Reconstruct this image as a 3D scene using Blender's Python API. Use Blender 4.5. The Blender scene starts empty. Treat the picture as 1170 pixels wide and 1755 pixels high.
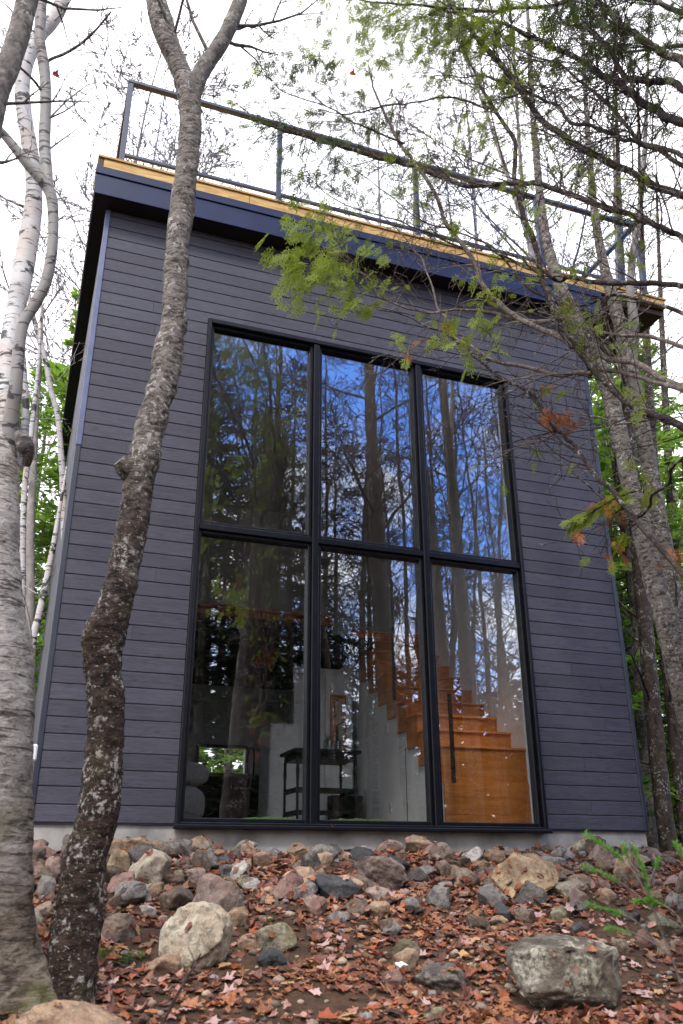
import bpy, bmesh, math, random
import numpy as np
from mathutils import Vector, Matrix
from mathutils.bvhtree import BVHTree

random.seed(7)
RNG = np.random.default_rng(7)
SC = bpy.context.scene
COL = SC.collection
R = math.radians

# ------------------------------------------------------------------ camera
CAM_F, CAM_H = 1471.2, 1755.0
CAM_PITCH, CAM_YAW, CAM_ROLL = R(22.94), R(-20.2345), R(-0.2846)
CAM_POS = np.array([-0.1848, -7.4121, -0.3842])
FW = np.array([-math.sin(CAM_YAW)*math.cos(CAM_PITCH), math.cos(CAM_YAW)*math.cos(CAM_PITCH), math.sin(CAM_PITCH)])
_rt = np.array([math.cos(CAM_YAW), math.sin(CAM_YAW), 0.0])
_up = np.cross(_rt, FW)
RT = _rt*math.cos(CAM_ROLL)+_up*math.sin(CAM_ROLL)
UP = np.cross(RT, FW)
cam_data = bpy.data.cameras.new('camera')
cam = bpy.data.objects.new('camera', cam_data)
COL.objects.link(cam)
cam_data.sensor_fit = 'VERTICAL'
cam_data.sensor_height = 36.0
cam_data.lens = CAM_F/CAM_H*36.0
cam_data.clip_start = 0.05
cam_data.clip_end = 2000
cam_data.dof.use_dof = True
cam_data.dof.focus_distance = 8.0
cam_data.dof.aperture_fstop = 3.2
M = Matrix.Identity(4)
for i in range(3):
    M[i][0], M[i][1], M[i][2], M[i][3] = RT[i], UP[i], -FW[i], CAM_POS[i]
cam.matrix_world = M
SC.camera = cam

# ------------------------------------------------------------------ world: broken overcast, a blue gap behind the viewer
SUN_EL, SUN_AZ = R(52), R(205)
world = bpy.data.worlds.new('World')
SC.world = world
world.use_nodes = True
nt = world.node_tree
nt.nodes.clear()
def wn(t, **k):
    n = nt.nodes.new(t)
    for a, b in k.items(): setattr(n, a, b)
    return n
out = wn('ShaderNodeOutputWorld'); bg = wn('ShaderNodeBackground')
bg.inputs['Strength'].default_value = 0.1
sky = wn('ShaderNodeTexSky', sky_type='NISHITA', sun_disc=False)
sky.sun_elevation = SUN_EL; sky.sun_rotation = SUN_AZ
sky.air_density = 1.0; sky.dust_density = 0.3; sky.ozone_density = 3.0
tc = wn('ShaderNodeTexCoord')
noi = wn('ShaderNodeTexNoise'); noi.inputs['Scale'].default_value = 5.0; noi.inputs['Detail'].default_value = 7; noi.inputs['Roughness'].default_value = 0.6
nt.links.new(tc.outputs['Generated'], noi.inputs['Vector'])
# how far the direction points to the clearing (behind and to the right of the viewer, high up)
dot = wn('ShaderNodeVectorMath', operation='DOT_PRODUCT')
cd = Vector((0.52, -0.62, 0.72)).normalized(); dot.inputs[1].default_value = cd
nt.links.new(tc.outputs['Generated'], dot.inputs[0])
mr = wn('ShaderNodeMapRange'); mr.inputs['From Min'].default_value = 0.55; mr.inputs['From Max'].default_value = 0.97
mr.inputs['To Min'].default_value = 0.0; mr.inputs['To Max'].default_value = 1.0
nt.links.new(dot.outputs['Value'], mr.inputs['Value'])
sub = wn('ShaderNodeMath', operation='MULTIPLY_ADD'); sub.inputs[1].default_value = -0.55
nt.links.new(mr.outputs['Result'], sub.inputs[0])
addn = wn('ShaderNodeMath', operation='ADD'); addn.inputs[1].default_value = 0.36
nt.links.new(noi.outputs['Fac'], addn.inputs[0]); nt.links.new(addn.outputs[0], sub.inputs[2])
ramp = wn('ShaderNodeMapRange'); ramp.interpolation_type = 'SMOOTHSTEP'
ramp.inputs['From Min'].default_value = 0.28; ramp.inputs['From Max'].default_value = 0.52
nt.links.new(sub.outputs[0], ramp.inputs['Value'])
cl = wn('ShaderNodeMapRange'); cl.inputs['From Min'].default_value = 0.3; cl.inputs['From Max'].default_value = 0.75
cl.inputs['To Min'].default_value = 11.5; cl.inputs['To Max'].default_value = 15.5
nt.links.new(noi.outputs['Fac'], cl.inputs['Value'])
clc = wn('ShaderNodeVectorMath', operation='SCALE'); clc.inputs[0].default_value = (0.98, 0.975, 1.03)
nt.links.new(cl.outputs['Result'], clc.inputs['Scale'])
skb = wn('ShaderNodeVectorMath', operation='MULTIPLY'); skb.inputs[1].default_value = (.95, 1.6, 2.75)
nt.links.new(sky.outputs['Color'], skb.inputs[0])
mixw = wn('ShaderNodeMix', data_type='RGBA')
nt.links.new(ramp.outputs['Result'], mixw.inputs['Factor'])
nt.links.new(skb.outputs['Vector'], mixw.inputs['A']); nt.links.new(clc.outputs['Vector'], mixw.inputs['B'])
nt.links.new(mixw.outputs['Result'], bg.inputs['Color']); nt.links.new(bg.outputs[0], out.inputs[0])

sun_data = bpy.data.lights.new('sun', 'SUN'); sun_data.energy = 1.5; sun_data.angle = R(10); sun_data.color = (1.0, 0.95, 0.88)
sun = bpy.data.objects.new('sun', sun_data); COL.objects.link(sun)
sd = Vector((math.sin(SUN_AZ)*math.cos(SUN_EL), math.cos(SUN_AZ)*math.cos(SUN_EL), math.sin(SUN_EL)))
sun.rotation_euler = sd.to_track_quat('Z', 'Y').to_euler()
sun.location = sd*50

SC.view_settings.view_transform = 'Standard'
SC.view_settings.look = 'None'
SC.view_settings.exposure = 1.02
SC.view_settings.gamma = 1.0
SC.view_settings.use_curve_mapping = False
SC.render.engine = 'CYCLES'
SC.cycles.use_denoising = True
SC.cycles.max_bounces = 8
SC.cycles.diffuse_bounces = 4
SC.cycles.transparent_max_bounces = 24
SC.cycles.use_adaptive_sampling = True
SC.cycles.adaptive_threshold = 0.02

# ------------------------------------------------------------------ helpers
def ray(u, v):
    return FW + RT*(u-585.0)/CAM_F - UP*(v-877.5)/CAM_F
def at_d(u, v, D):                       # the point seen at (u,v) at horizontal distance D from the camera
    d = ray(u, v); return CAM_POS + d*D/math.hypot(d[0], d[1])
def at_y(u, v, Y):
    d = ray(u, v); return CAM_POS + d*(Y-CAM_POS[1])/d[1]
def at_x(u, v, X):
    d = ray(u, v); return CAM_POS + d*(X-CAM_POS[0])/d[0]
def depth(p): return float((np.asarray(p)-CAM_POS) @ FW)
def px_m(px, p): return px/CAM_F*depth(p)

def vnoise(p, seed=0):
    p = np.asarray(p, float)
    i = np.floor(p).astype(np.int64); f = p-i
    f = f*f*f*(f*(f*6-15)+10)
    def h(x, y, z):
        n = (x*374761393 + y*668265263 + z*2147483647 + seed*1274126177) & 0xffffffff
        n = ((n ^ (n >> 13))*1274126177) & 0xffffffff
        n = ((n ^ (n >> 16))*2246822519) & 0xffffffff
        return ((n ^ (n >> 15)) & 0xffff)/32767.5-1.0
    x, y, z = i[..., 0], i[..., 1], i[..., 2]
    fx, fy, fz = f[..., 0], f[..., 1], f[..., 2]
    l = lambda a, b, t: a+(b-a)*t
    c0 = l(l(h(x, y, z), h(x+1, y, z), fx), l(h(x, y+1, z), h(x+1, y+1, z), fx), fy)
    c1 = l(l(h(x, y, z+1), h(x+1, y, z+1), fx), l(h(x, y+1, z+1), h(x+1, y+1, z+1), fx), fy)
    return l(c0, c1, fz)
def fbm(p, o=4, seed=0, gain=.5):
    p = np.asarray(p, float); a = 1.0; s = 0
    for k in range(o):
        s = s+a*vnoise(p*(2.03**k), seed+k*17); a *= gain
    return s

class MB:
    """collects verts / faces and links them as ONE mesh object"""
    def __init__(self):
        self.v = []; self.f = []; self.c = []; self.mi = []; self.n = 0; self.sm = []
    def add(self, v, f, col=None, mi=0, smooth=True):
        v = np.asarray(v, float).reshape(-1, 3); f = np.asarray(f, np.int64)
        if len(f) == 0: return
        self.v.append(v); self.f.append(f+self.n); self.n += len(v)
        if col is None: c = np.full((len(v), 3), .5)
        else:
            c = np.asarray(col, float)
            if c.ndim == 1: c = np.tile(c, (len(v), 1))
        self.c.append(c)
        self.mi.append(np.full(len(f), mi, np.int32)); self.sm.append(np.full(len(f), smooth, bool))
    def box(self, x0, x1, y0, y1, z0, z1, col=None, mi=0):
        v = [(x, y, z) for x in (x0, x1) for y in (y0, y1) for z in (z0, z1)]
        f = [(0, 1, 3, 2), (4, 6, 7, 5), (0, 4, 5, 1), (2, 3, 7, 6), (0, 2, 6, 4), (1, 5, 7, 3)]
        self.add(v, f, col, mi, False); return self
    def bbox(self, x0, x1, y0, y1, z0, z1, b=.005, col=None, mi=0):
        """a box with chamfered edges"""
        bm = bmesh.new(); bmesh.ops.create_cube(bm, size=1)
        for q in bm.verts: q.co = Vector(((x0+x1)/2+q.co.x*(x1-x0), (y0+y1)/2+q.co.y*(y1-y0), (z0+z1)/2+q.co.z*(z1-z0)))
        b = min(b, .45*min(abs(x1-x0), abs(y1-y0), abs(z1-z0)))
        bmesh.ops.bevel(bm, geom=list(bm.edges), offset=b, segments=1, affect='EDGES', profile=.5)
        self.bm(bm, col, mi, False); return self
    def bm(self, bm, col=None, mi=0, smooth=True):
        bm.verts.index_update(); V = np.array([q.co[:] for q in bm.verts])
        by = {}
        for f in bm.faces: by.setdefault(len(f.verts), []).append([q.index for q in f.verts])
        first = True
        for k, fs in by.items():
            self.add(V, fs, col, mi, smooth)
        bm.free()
    def tube(self, pts, rad, seg=6, col=None, disp=None, cap=True, smooth=True):
        P = np.asarray(pts, float); n = len(P)
        rad = np.broadcast_to(np.asarray(rad, float), (n,))
        T = np.gradient(P, axis=0); T /= np.linalg.norm(T, axis=1)[:, None]+1e-12
        a = np.array([0, 0, 1.]) if abs(T[0, 2]) < .9 else np.array([1., 0, 0])
        N = np.cross(T[0], a); N /= np.linalg.norm(N)
        Ns = np.empty((n, 3)); Ns[0] = N
        for i in range(1, n):
            N = N-T[i]*(N@T[i]); N /= np.linalg.norm(N)+1e-12; Ns[i] = N
        Bs = np.cross(T, Ns)
        th = np.linspace(0, 2*np.pi, seg, endpoint=False)
        dirs = Ns[:, None, :]*np.cos(th)[None, :, None]+Bs[:, None, :]*np.sin(th)[None, :, None]
        r = np.repeat(rad[:, None], seg, 1)
        V = P[:, None, :]+dirs*r[:, :, None]
        if disp is not None:
            r = r*(1+disp(V, dirs, r)); V = P[:, None, :]+dirs*r[:, :, None]
        V = V.reshape(-1, 3)
        i = np.arange(n-1)[:, None]*seg; j = np.arange(seg)[None, :]; j2 = (j+1) % seg
        F = np.stack([i+j, i+j2, i+seg+j2, i+seg+j], -1).reshape(-1, 4)
        if col is not None and np.ndim(col) == 2 and len(col) == n: col = np.repeat(np.asarray(col), seg, 0)
        self.add(V, F, col, 0, smooth)
        if cap:
            for e, idx in ((0, np.arange(seg)[::-1]), (n-1, np.arange(seg))):
                base = V[idx+e*seg]
                self.add(base, [list(range(seg))], None if col is None else (col if np.ndim(col) == 1 else col[e*seg]), 0, False)
        return self
    def build(self, name, mat=None, parent=None, org=None, mats=None):
        me = bpy.data.meshes.new(name)
        V = np.concatenate(self.v) if self.v else np.zeros((0, 3)); C_ = np.concatenate(self.c)
        if parent is not None: o0 = np.array(parent['_org'][:]) if '_org' in parent else np.zeros(3)
        elif org is not None: o0 = np.asarray(org, float)
        else: o0 = np.zeros(3)
        me.vertices.add(len(V)); me.vertices.foreach_set('co', (V-o0).astype(np.float32).ravel())
        lv = np.concatenate([f.ravel() for f in self.f]); sizes = np.concatenate([np.full(len(f), f.shape[1]) for f in self.f])
        me.loops.add(len(lv)); me.loops.foreach_set('vertex_index', lv.astype(np.int32))
        me.polygons.add(len(sizes))
        st = np.concatenate([[0], np.cumsum(sizes)[:-1]])
        me.polygons.foreach_set('loop_start', st.astype(np.int32))
        me.polygons.foreach_set('material_index', np.concatenate(self.mi))
        me.polygons.foreach_set('use_smooth', np.concatenate(self.sm))
        ca = me.attributes.new('Col', 'FLOAT_COLOR', 'POINT')
        ca.data.foreach_set('color', np.concatenate([C_, np.ones((len(C_), 1))], 1).astype(np.float32).ravel())
        me.update(calc_edges=True); me.validate()
        for m in (mats or [mat]): me.materials.append(m)
        o = bpy.data.objects.new(name, me); COL.objects.link(o)
        if parent is not None: o.parent = parent; o['_org'] = [float(x) for x in o0]
        else: o.location = o0; o['_org'] = [float(x) for x in o0]
        return o

def tag(o, label=None, cat=None, group=None, kind=None):
    if label: o['label'] = label
    if cat: o['category'] = cat
    if group: o['group'] = group
    if kind: o['kind'] = kind
    return o
def thing(name, label, cat, loc=(0, 0, 0), group=None):
    o = bpy.data.objects.new(name, None); COL.objects.link(o); o.location = loc; o.empty_display_size = .2
    o['_org'] = [float(x) for x in loc]
    return tag(o, label, cat, group)
def copy_tree(o, loc, rot=None, sc=None, parent=None):
    c = o.copy(); COL.objects.link(c)
    if parent is None:
        c.location = loc
        if rot is not None: c.rotation_euler = rot
        if sc is not None: c.scale = (sc, sc, sc)
    else: c.parent = parent
    for ch in list(o.children): copy_tree(ch, None, parent=c)
    return c

def crom(P, n):
    """Catmull-Rom resampling of rows of P"""
    P = np.asarray(P, float)
    Q = np.vstack([2*P[0]-P[1], P, 2*P[-1]-P[-2]])
    t = np.linspace(0, len(P)-1-1e-9, n); i = t.astype(int); f = (t-i)[:, None]
    a, b, c, d = Q[i], Q[i+1], Q[i+2], Q[i+3]
    return .5*((2*b)+(-a+c)*f+(2*a-5*b+4*c-d)*f**2+(-a+3*b-3*c+d)*f**3)

# ------------------------------------------------------------------ ground height
GY = [-60, -20, -7.4, -5, -3.3, -2.3, -1.2, -.35, .4, 9, 30, 80]
GZ = [-2.6, -1.8, -1.3, -1.12, -.92, -.72, -.44, -.21, -.22, -.25, -.1, .4]
_gy = np.linspace(-60, 80, 1401); _gz = np.interp(_gy, GY, GZ)
_k = np.ones(7)/7; _gz = np.convolve(np.pad(_gz, 3, mode='edge'), _k, 'valid')
def gz(x, y):
    x = np.asarray(x, float); y = np.asarray(y, float)
    z = np.interp(y, _gy, _gz)
    p = np.stack([x, y, np.zeros_like(x)+3.3], -1)
    am = np.clip(np.abs(np.hypot(x-CAM_POS[0], y-CAM_POS[1]))/12, .25, 2.2)
    inh = ((x > -.3) & (x < 6) & (y > -.15) & (y < 8))
    z = z+np.where(inh, 0, .045*fbm(p*1.1, 4, 5)*np.minimum(am*2, 1)+.12*vnoise(p*.21, 9)*np.clip(am-.6, 0, 2))
    return z
def ground_hit(u, v, ymax=-.32):
    d = ray(u, v); d = d/math.hypot(d[0], d[1])
    s = np.linspace(1.0, 14, 1400); P = CAM_POS+d*s[:, None]
    below = P[:, 2] < gz(P[:, 0], P[:, 1])
    lim = P[:, 1] > ymax
    idx = np.argmax(below | lim)
    return P[idx], s[idx]

# ------------------------------------------------------------------ materials
MATS = {}
def mat(name):
    m = bpy.data.materials.new(name); m.use_nodes = True
    m.node_tree.nodes.clear(); MATS[name] = m
    return m, N(m.node_tree)
class N:
    def __init__(s, t): s.t = t
    def n(s, typ, **k):
        x = s.t.nodes.new(typ)
        for a, b in k.items(): setattr(x, a, b)
        return x
    def l(s, a, b): s.t.links.new(a, b)
    def coord(s, kind='Object', scale=(1, 1, 1), rand=False):
        c = s.n('ShaderNodeTexCoord').outputs[kind]
        if rand:
            oi = s.n('ShaderNodeObjectInfo'); m = s.n('ShaderNodeVectorMath', operation='SCALE'); m.inputs[0].default_value = (37, 19, 53)
            s.l(oi.outputs['Random'], m.inputs['Scale']); a = s.n('ShaderNodeVectorMath', operation='ADD')
            s.l(c, a.inputs[0]); s.l(m.outputs[0], a.inputs[1]); c = a.outputs[0]
        mp = s.n('ShaderNodeMapping'); mp.inputs['Scale'].default_value = scale; s.l(c, mp.inputs['Vector'])
        return mp.outputs[0]
    def noise(s, vec, scale, detail=5, rough=.55, dist=0):
        x = s.n('ShaderNodeTexNoise'); x.inputs['Scale'].default_value = scale; x.inputs['Detail'].default_value = detail
        x.inputs['Roughness'].default_value = rough; x.inputs['Distortion'].default_value = dist
        if vec is not None: s.l(vec, x.inputs['Vector'])
        return x.outputs['Fac']
    def rng(s, val, a, b, lo=0., hi=1., smooth=True):
        x = s.n('ShaderNodeMapRange'); x.interpolation_type = 'SMOOTHSTEP' if smooth else 'LINEAR'
        x.inputs['From Min'].default_value = a; x.inputs['From Max'].default_value = b
        x.inputs['To Min'].default_value = lo; x.inputs['To Max'].default_value = hi
        s.l(val, x.inputs['Value']); return x.outputs['Result']
    def mix(s, f, a, b, mode='MIX'):
        x = s.n('ShaderNodeMix', data_type='RGBA', blend_type=mode)
        for sock, val in (('Factor', f), ('A', a), ('B', b)):
            if isinstance(val, (int, float)): x.inputs[sock].default_value = val
            elif isinstance(val, tuple): x.inputs[sock].default_value = (*val, 1)
            else: s.l(val, x.inputs[sock])
        return x.outputs['Result']
    def math(s, op, a, b=None):
        x = s.n('ShaderNodeMath', operation=op)
        for i, val in enumerate((a, b)):
            if val is None: continue
            if isinstance(val, (int, float)): x.inputs[i].default_value = val
            else: s.l(val, x.inputs[i])
        return x.outputs[0]
    def attr(s, name='Col'):
        return s.n('ShaderNodeAttribute', attribute_name=name).outputs['Color']
    def sep(s, c):
        x = s.n('ShaderNodeSeparateColor'); s.l(c, x.inputs[0]); return x.outputs
    def bump(s, h, strength=.5, dist=.01, normal=None):
        b = s.n('ShaderNodeBump'); b.inputs['Strength'].default_value = strength; b.inputs['Distance'].default_value = dist
        s.l(h, b.inputs['Height'])
        if normal is not None: s.l(normal, b.inputs['Normal'])
        return b.outputs[0]
    def bsdf(s, color, rough=.7, bump=None, spec=.4, metal=0, **k):
        p = s.n('ShaderNodeBsdfPrincipled')
        if isinstance(color, tuple): p.inputs['Base Color'].default_value = (*color, 1)
        else: s.l(color, p.inputs['Base Color'])
        if isinstance(rough, (int, float)): p.inputs['Roughness'].default_value = rough
        else: s.l(rough, p.inputs['Roughness'])
        p.inputs['Specular IOR Level'].default_value = spec; p.inputs['Metallic'].default_value = metal
        for a, b in k.items(): p.inputs[a.replace('_', ' ')].default_value = b
        if bump is not None: s.l(bump, p.inputs['Normal'])
        return p.outputs[0]
    def out(s, sh):
        o = s.n('ShaderNodeOutputMaterial'); s.l(sh, o.inputs['Surface'])

def simple(name, col, rough=.6, var=.25, scale=8, bump=0, spec=.4, metal=0, stretch=(1, 1, 1)):
    m, g = mat(name); c = g.coord('Object', stretch)
    n = g.noise(c, scale, 6)
    dark = tuple(x*(1-var) for x in col); lite = tuple(min(1, x*(1+var)) for x in col)
    colr = g.mix(g.rng(n, .3, .7), dark, lite)
    b = g.bump(g.noise(c, scale*6, 4), bump, .01) if bump else None
    g.out(g.bsdf(colr, rough, b, spec, metal)); return m

def siding_mat(name='stained siding', axis=0):
    m, g = mat(name)
    st = (1.2, 9, 26) if axis == 0 else (9, 1.2, 26)
    tone = g.sep(g.attr())
    c0 = g.n('ShaderNodeTexCoord').outputs['Object']
    off = g.n('ShaderNodeVectorMath', operation='SCALE'); off.inputs[0].default_value = (31, 31, 0); g.l(tone[1], off.inputs['Scale'])
    ad = g.n('ShaderNodeVectorMath', operation='ADD'); g.l(c0, ad.inputs[0]); g.l(off.outputs[0], ad.inputs[1])
    mp = g.n('ShaderNodeMapping'); mp.inputs['Scale'].default_value = st; g.l(ad.outputs[0], mp.inputs[0])
    grain = g.noise(mp.outputs[0], 2.6, 8, .62, .6)
    fine = g.noise(mp.outputs[0], 11, 4, .6)
    mk = g.n('ShaderNodeMapping'); mk.inputs['Scale'].default_value = (3.2, 3.2, 9) ; g.l(ad.outputs[0], mk.inputs[0])
    vor = g.n('ShaderNodeTexVoronoi'); vor.inputs['Scale'].default_value = 1.0; g.l(mk.outputs[0], vor.inputs['Vector'])
    knot = g.rng(vor.outputs['Distance'], .05, .17, 1, 0)
    cloud = g.noise(c0, 1.4, 4)
    base = g.mix(g.rng(grain, .25, .75), (.025, .025, .037), (.067, .065, .090))
    base = g.mix(g.rng(fine, .35, .75, 0, .5), base, (.115, .112, .14))
    base = g.mix(g.math('MULTIPLY', knot, .55), base, (.02, .02, .027))
    base = g.mix(g.rng(cloud, .35, .7, 0, .35), base, (.038, .037, .05))
    tn = g.rng(tone[0], 0, 1, .86, 1.13, False)
    hs = g.n('ShaderNodeHueSaturation'); g.l(tn, hs.inputs['Value']); g.l(base, hs.inputs['Color'])
    h = g.math('ADD', g.math('MULTIPLY', grain, .7), g.math('MULTIPLY', fine, .5))
    g.out(g.bsdf(hs.outputs[0], g.rng(grain, .3, .7, .55, .75), g.bump(h, .35, .006), .35)); return m

def bark_mat(name, dark, mid, light, lichen=.35, st=(1, 1, .35), sc=14, moss=0.0, band=0.0):
    m, g = mat(name); c = g.coord('Object', st); c1 = g.coord('Object')
    a = g.noise(c, sc, 8, .65, .4); b = g.noise(c1, sc*1.5, 6, .6)
    col = g.mix(g.rng(a, .32, .6), dark, mid)
    col = g.mix(g.rng(b, .5, .72, 0, .8), col, light)
    if band:
        cb = g.coord('Object', (2, 2, 16)); bn = g.noise(cb, 3.0, 4, .6)
        col = g.mix(g.rng(bn, .56, .68, 0, band), col, dark)
    if lichen:
        l1 = g.noise(c1, 7, 3, .6); l2 = g.noise(c1, 34, 4, .65)
        lm = g.math('MULTIPLY', g.rng(l1, .48, .62), g.rng(l2, .5, .6))
        col = g.mix(g.math('MULTIPLY', lm, lichen*2), col, (.42, .42, .38))
    if moss:
        mm = g.rng(g.noise(c1, 2.3, 5, .6), .5, .66, 0, moss)
        col = g.mix(mm, col, (.12, .135, .035))
    h = g.math('ADD', a, g.math('MULTIPLY', b, .5))
    g.out(g.bsdf(col, .85, g.bump(h, .9, .012), .2)); return m

def lean_mat(name='rough maple bark', za=2.9, zb=4.3, br=1.0):
    m, g = mat(name); c1 = g.coord('Object')
    a = g.noise(g.coord('Object', (1, 1, 2.2)), 17, 8, .66, .5); b = g.noise(c1, 46, 6, .65); p = g.noise(c1, 4.5, 5, .6, .5)
    sx = g.n('ShaderNodeSeparateXYZ'); g.l(c1, sx.inputs[0])
    wet = g.rng(g.math('ADD', sx.outputs[2], g.math('MULTIPLY', p, 2.4)), za, zb)      # black algae-stained foot, paler above
    col = g.mix(g.rng(a, .34, .62), (.008, .006, .005), (.047, .030, .023))
    up = g.mix(g.rng(a, .34, .6), (.035, .028, .025), (.21, .185, .165))
    col = g.mix(wet, col, up)
    col = g.mix(g.rng(b, .56, .72, 0, .6), col, (.17, .14, .12))
    l2 = g.noise(c1, 30, 4, .68); l1 = g.noise(c1, 6, 4, .6)
    col = g.mix(g.math('MULTIPLY', g.rng(l1, .46, .58), g.rng(l2, .53, .6, 0, .75)), col, (.46, .44, .41))
    l3 = g.noise(g.coord('Object', (1, 1, 1.6)), 52, 3, .6); col = g.mix(g.rng(l3, .62, .68, 0, .8), col, (.40, .38, .35))
    ms = g.rng(g.noise(c1, 5, 4), .56, .66, 0, .45); col = g.mix(g.math('MULTIPLY', ms, g.math('SUBTRACT', 1.0, wet)), col, (.055, .05, .022))
    h = g.math('ADD', a, g.math('MULTIPLY', b, .6))
    g.out(g.bsdf(col, .85, g.bump(h, 1, .02), .2)); return m

def tan_mat():
    m, g = mat('tan birch bark'); c1 = g.coord('Object')
    a = g.noise(g.coord('Object', (1, 1, 2.4)), 13, 8, .66, .6); b = g.noise(c1, 44, 5, .65); p = g.noise(c1, 3.6, 5, .6, .6)
    sx = g.n('ShaderNodeSeparateXYZ'); g.l(c1, sx.inputs[0])
    up = g.rng(g.math('ADD', sx.outputs[2], g.math('MULTIPLY', p, 2.0)), 1.0, 2.5)
    col = g.mix(g.rng(a, .36, .6), (.058, .043, .032), (.24, .20, .155))
    pale = g.mix(g.rng(a, .34, .56), (.25, .215, .185), (.50, .465, .43))
    col = g.mix(up, col, pale)
    col = g.mix(g.rng(p, .52, .64, 0, .7), col, (.40, .37, .34))
    col = g.mix(g.rng(b, .56, .7, 0, .6), col, (.07, .055, .045))
    bn = g.noise(g.coord('Object', (1.5, 1.5, 15)), 4, 4, .6, .3); col = g.mix(g.rng(bn, .57, .63, 0, .8), col, (.045, .034, .028))
    ms = g.math('MULTIPLY', g.rng(g.noise(c1, 2.8, 4), .5, .64, 0, .45), g.math('SUBTRACT', 1.0, up)); col = g.mix(ms, col, (.105, .115, .03))
    h = g.math('ADD', a, g.math('MULTIPLY', b, .6))
    g.out(g.bsdf(col, .85, g.bump(h, 1, .02), .2)); return m

def birch_mat(name, white=(.46, .45, .45), pink=(.40, .29, .22)):
    m, g = mat(name); c1 = g.coord('Object')
    cs = g.coord('Object', (1.3, 1.3, 8)); s1 = g.noise(cs, 4.5, 4, .6, .3); s2 = g.noise(g.coord('Object', (2, 2, 34)), 7, 3, .5)
    big = g.noise(g.coord('Object', (1, 1, 1.8)), 5.5, 5, .65, .5)
    col = g.mix(g.rng(g.noise(c1, 2.2, 4), .45, .7, 0, .55), white, pink)
    col = g.mix(g.rng(s2, .55, .68, 0, .55), col, (.25, .22, .2))
    col = g.mix(g.rng(s1, .575, .62, 0, .9), col, (.035, .03, .03))
    col = g.mix(g.rng(big, .56, .60, 0, .95), col, (.03, .027, .027))
    g.out(g.bsdf(col, .6, g.bump(g.math('ADD', s1, big), .35, .006), .3)); return m

def leaf_mat(name, c1, c2, trans=.35, rough=.55):
    m, g = mat(name); t = g.sep(g.attr())
    col = g.mix(t[0], c1, c2)
    d = g.bsdf(col, rough, None, .25)
    tr = g.n('ShaderNodeBsdfTranslucent'); g.l(g.mix(.5, col, tuple(min(1, x*1.6) for x in c2)), tr.inputs['Color'])
    mx = g.n('ShaderNodeMixShader'); mx.inputs[0].default_value = trans
    g.l(d, mx.inputs[1]); g.l(tr.outputs[0], mx.inputs[2]); g.out(mx.outputs[0]); return m
def colour_leaf_mat(name, trans=.18):
    m, g = mat(name); col = g.attr()
    n = g.noise(g.coord('Object'), 60, 4)
    col = g.mix(g.rng(n, .35, .7, 0, .35), col, (.05, .02, .012))
    d = g.bsdf(col, .48, None, .4)
    tr = g.n('ShaderNodeBsdfTranslucent'); g.l(col, tr.inputs['Color'])
    mx = g.n('ShaderNodeMixShader'); mx.inputs[0].default_value = trans
    g.l(d, mx.inputs[1]); g.l(tr.outputs[0], mx.inputs[2]); g.out(mx.outputs[0]); return m

def rock_mat(name, c1, c2, c3=(.05, .045, .04), lichen=0., spk=.3, rough=.75, veins=0.):
    m, g = mat(name); c = g.coord('Object', (1, 1, 1), True)
    a = g.noise(c, 5, 6, .6, .5); b = g.noise(c, 28, 5, .65); s = g.noise(c, 120, 2, .5)
    st = g.noise(g.coord('Object', (1, 1, 4), True), 6, 5, .6, .8)
    oi = g.n('ShaderNodeObjectInfo')
    col = g.mix(g.rng(a, .3, .7), c1, c2)
    col = g.mix(g.rng(st, .5, .75, 0, .5), col, tuple(min(1, x*1.25) for x in c1))
    col = g.mix(g.rng(b, .46, .66, 0, .8), col, c3)
    pt = g.noise(c, 2.6, 5, .62, 1.2); col = g.mix(g.rng(pt, .5, .6, 0, .6), col, c3)
    col = g.mix(g.rng(s, .55, .7, 0, spk), col, tuple(min(1, x*1.9+.05) for x in c2))
    col = g.mix(g.rng(s, .3, .42, spk, 0), col, (.03, .027, .025))
    if lichen:
        l1 = g.noise(c, 6.5, 4, .6, .6); l2 = g.noise(c, 40, 4, .7)
        lm = g.math('MULTIPLY', g.rng(l1, .5-.1*lichen, .6), g.rng(l2, .4, .56))
        col = g.mix(g.math('MULTIPLY', lm, min(1, lichen)), col, (.46, .45, .36))
    hs = g.n('ShaderNodeHueSaturation'); hs.inputs['Saturation'].default_value = .92; g.l(col, hs.inputs['Color']); g.l(g.rng(oi.outputs['Random'], 0, 1, .62, 1.12, False), hs.inputs['Value'])
    h = g.math('ADD', g.math('ADD', a, g.math('MULTIPLY', b, .6)), g.math('MULTIPLY', s, .15))
    g.out(g.bsdf(hs.outputs[0], rough, g.bump(h, .75, .025), .35)); return m

def wood_mat(name, c1, c2, st, sc=3, rough=.45, bump=.15):
    m, g = mat(name); c = g.coord('Object', st); t = g.sep(g.attr())
    a = g.noise(c, sc, 7, .6, .7); f = g.noise(c, sc*5, 4, .6)
    col = g.mix(g.rng(a, .3, .7), c1, c2)
    col = g.mix(g.rng(f, .5, .8, 0, .4), col, tuple(x*.6 for x in c1))
    hs = g.n('ShaderNodeHueSaturation'); g.l(col, hs.inputs['Color']); g.l(g.rng(t[0], 0, 1, .8, 1.2, False), hs.inputs['Value'])
    g.out(g.bsdf(hs.outputs[0], rough, g.bump(a, bump, .01), .4)); return m

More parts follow.
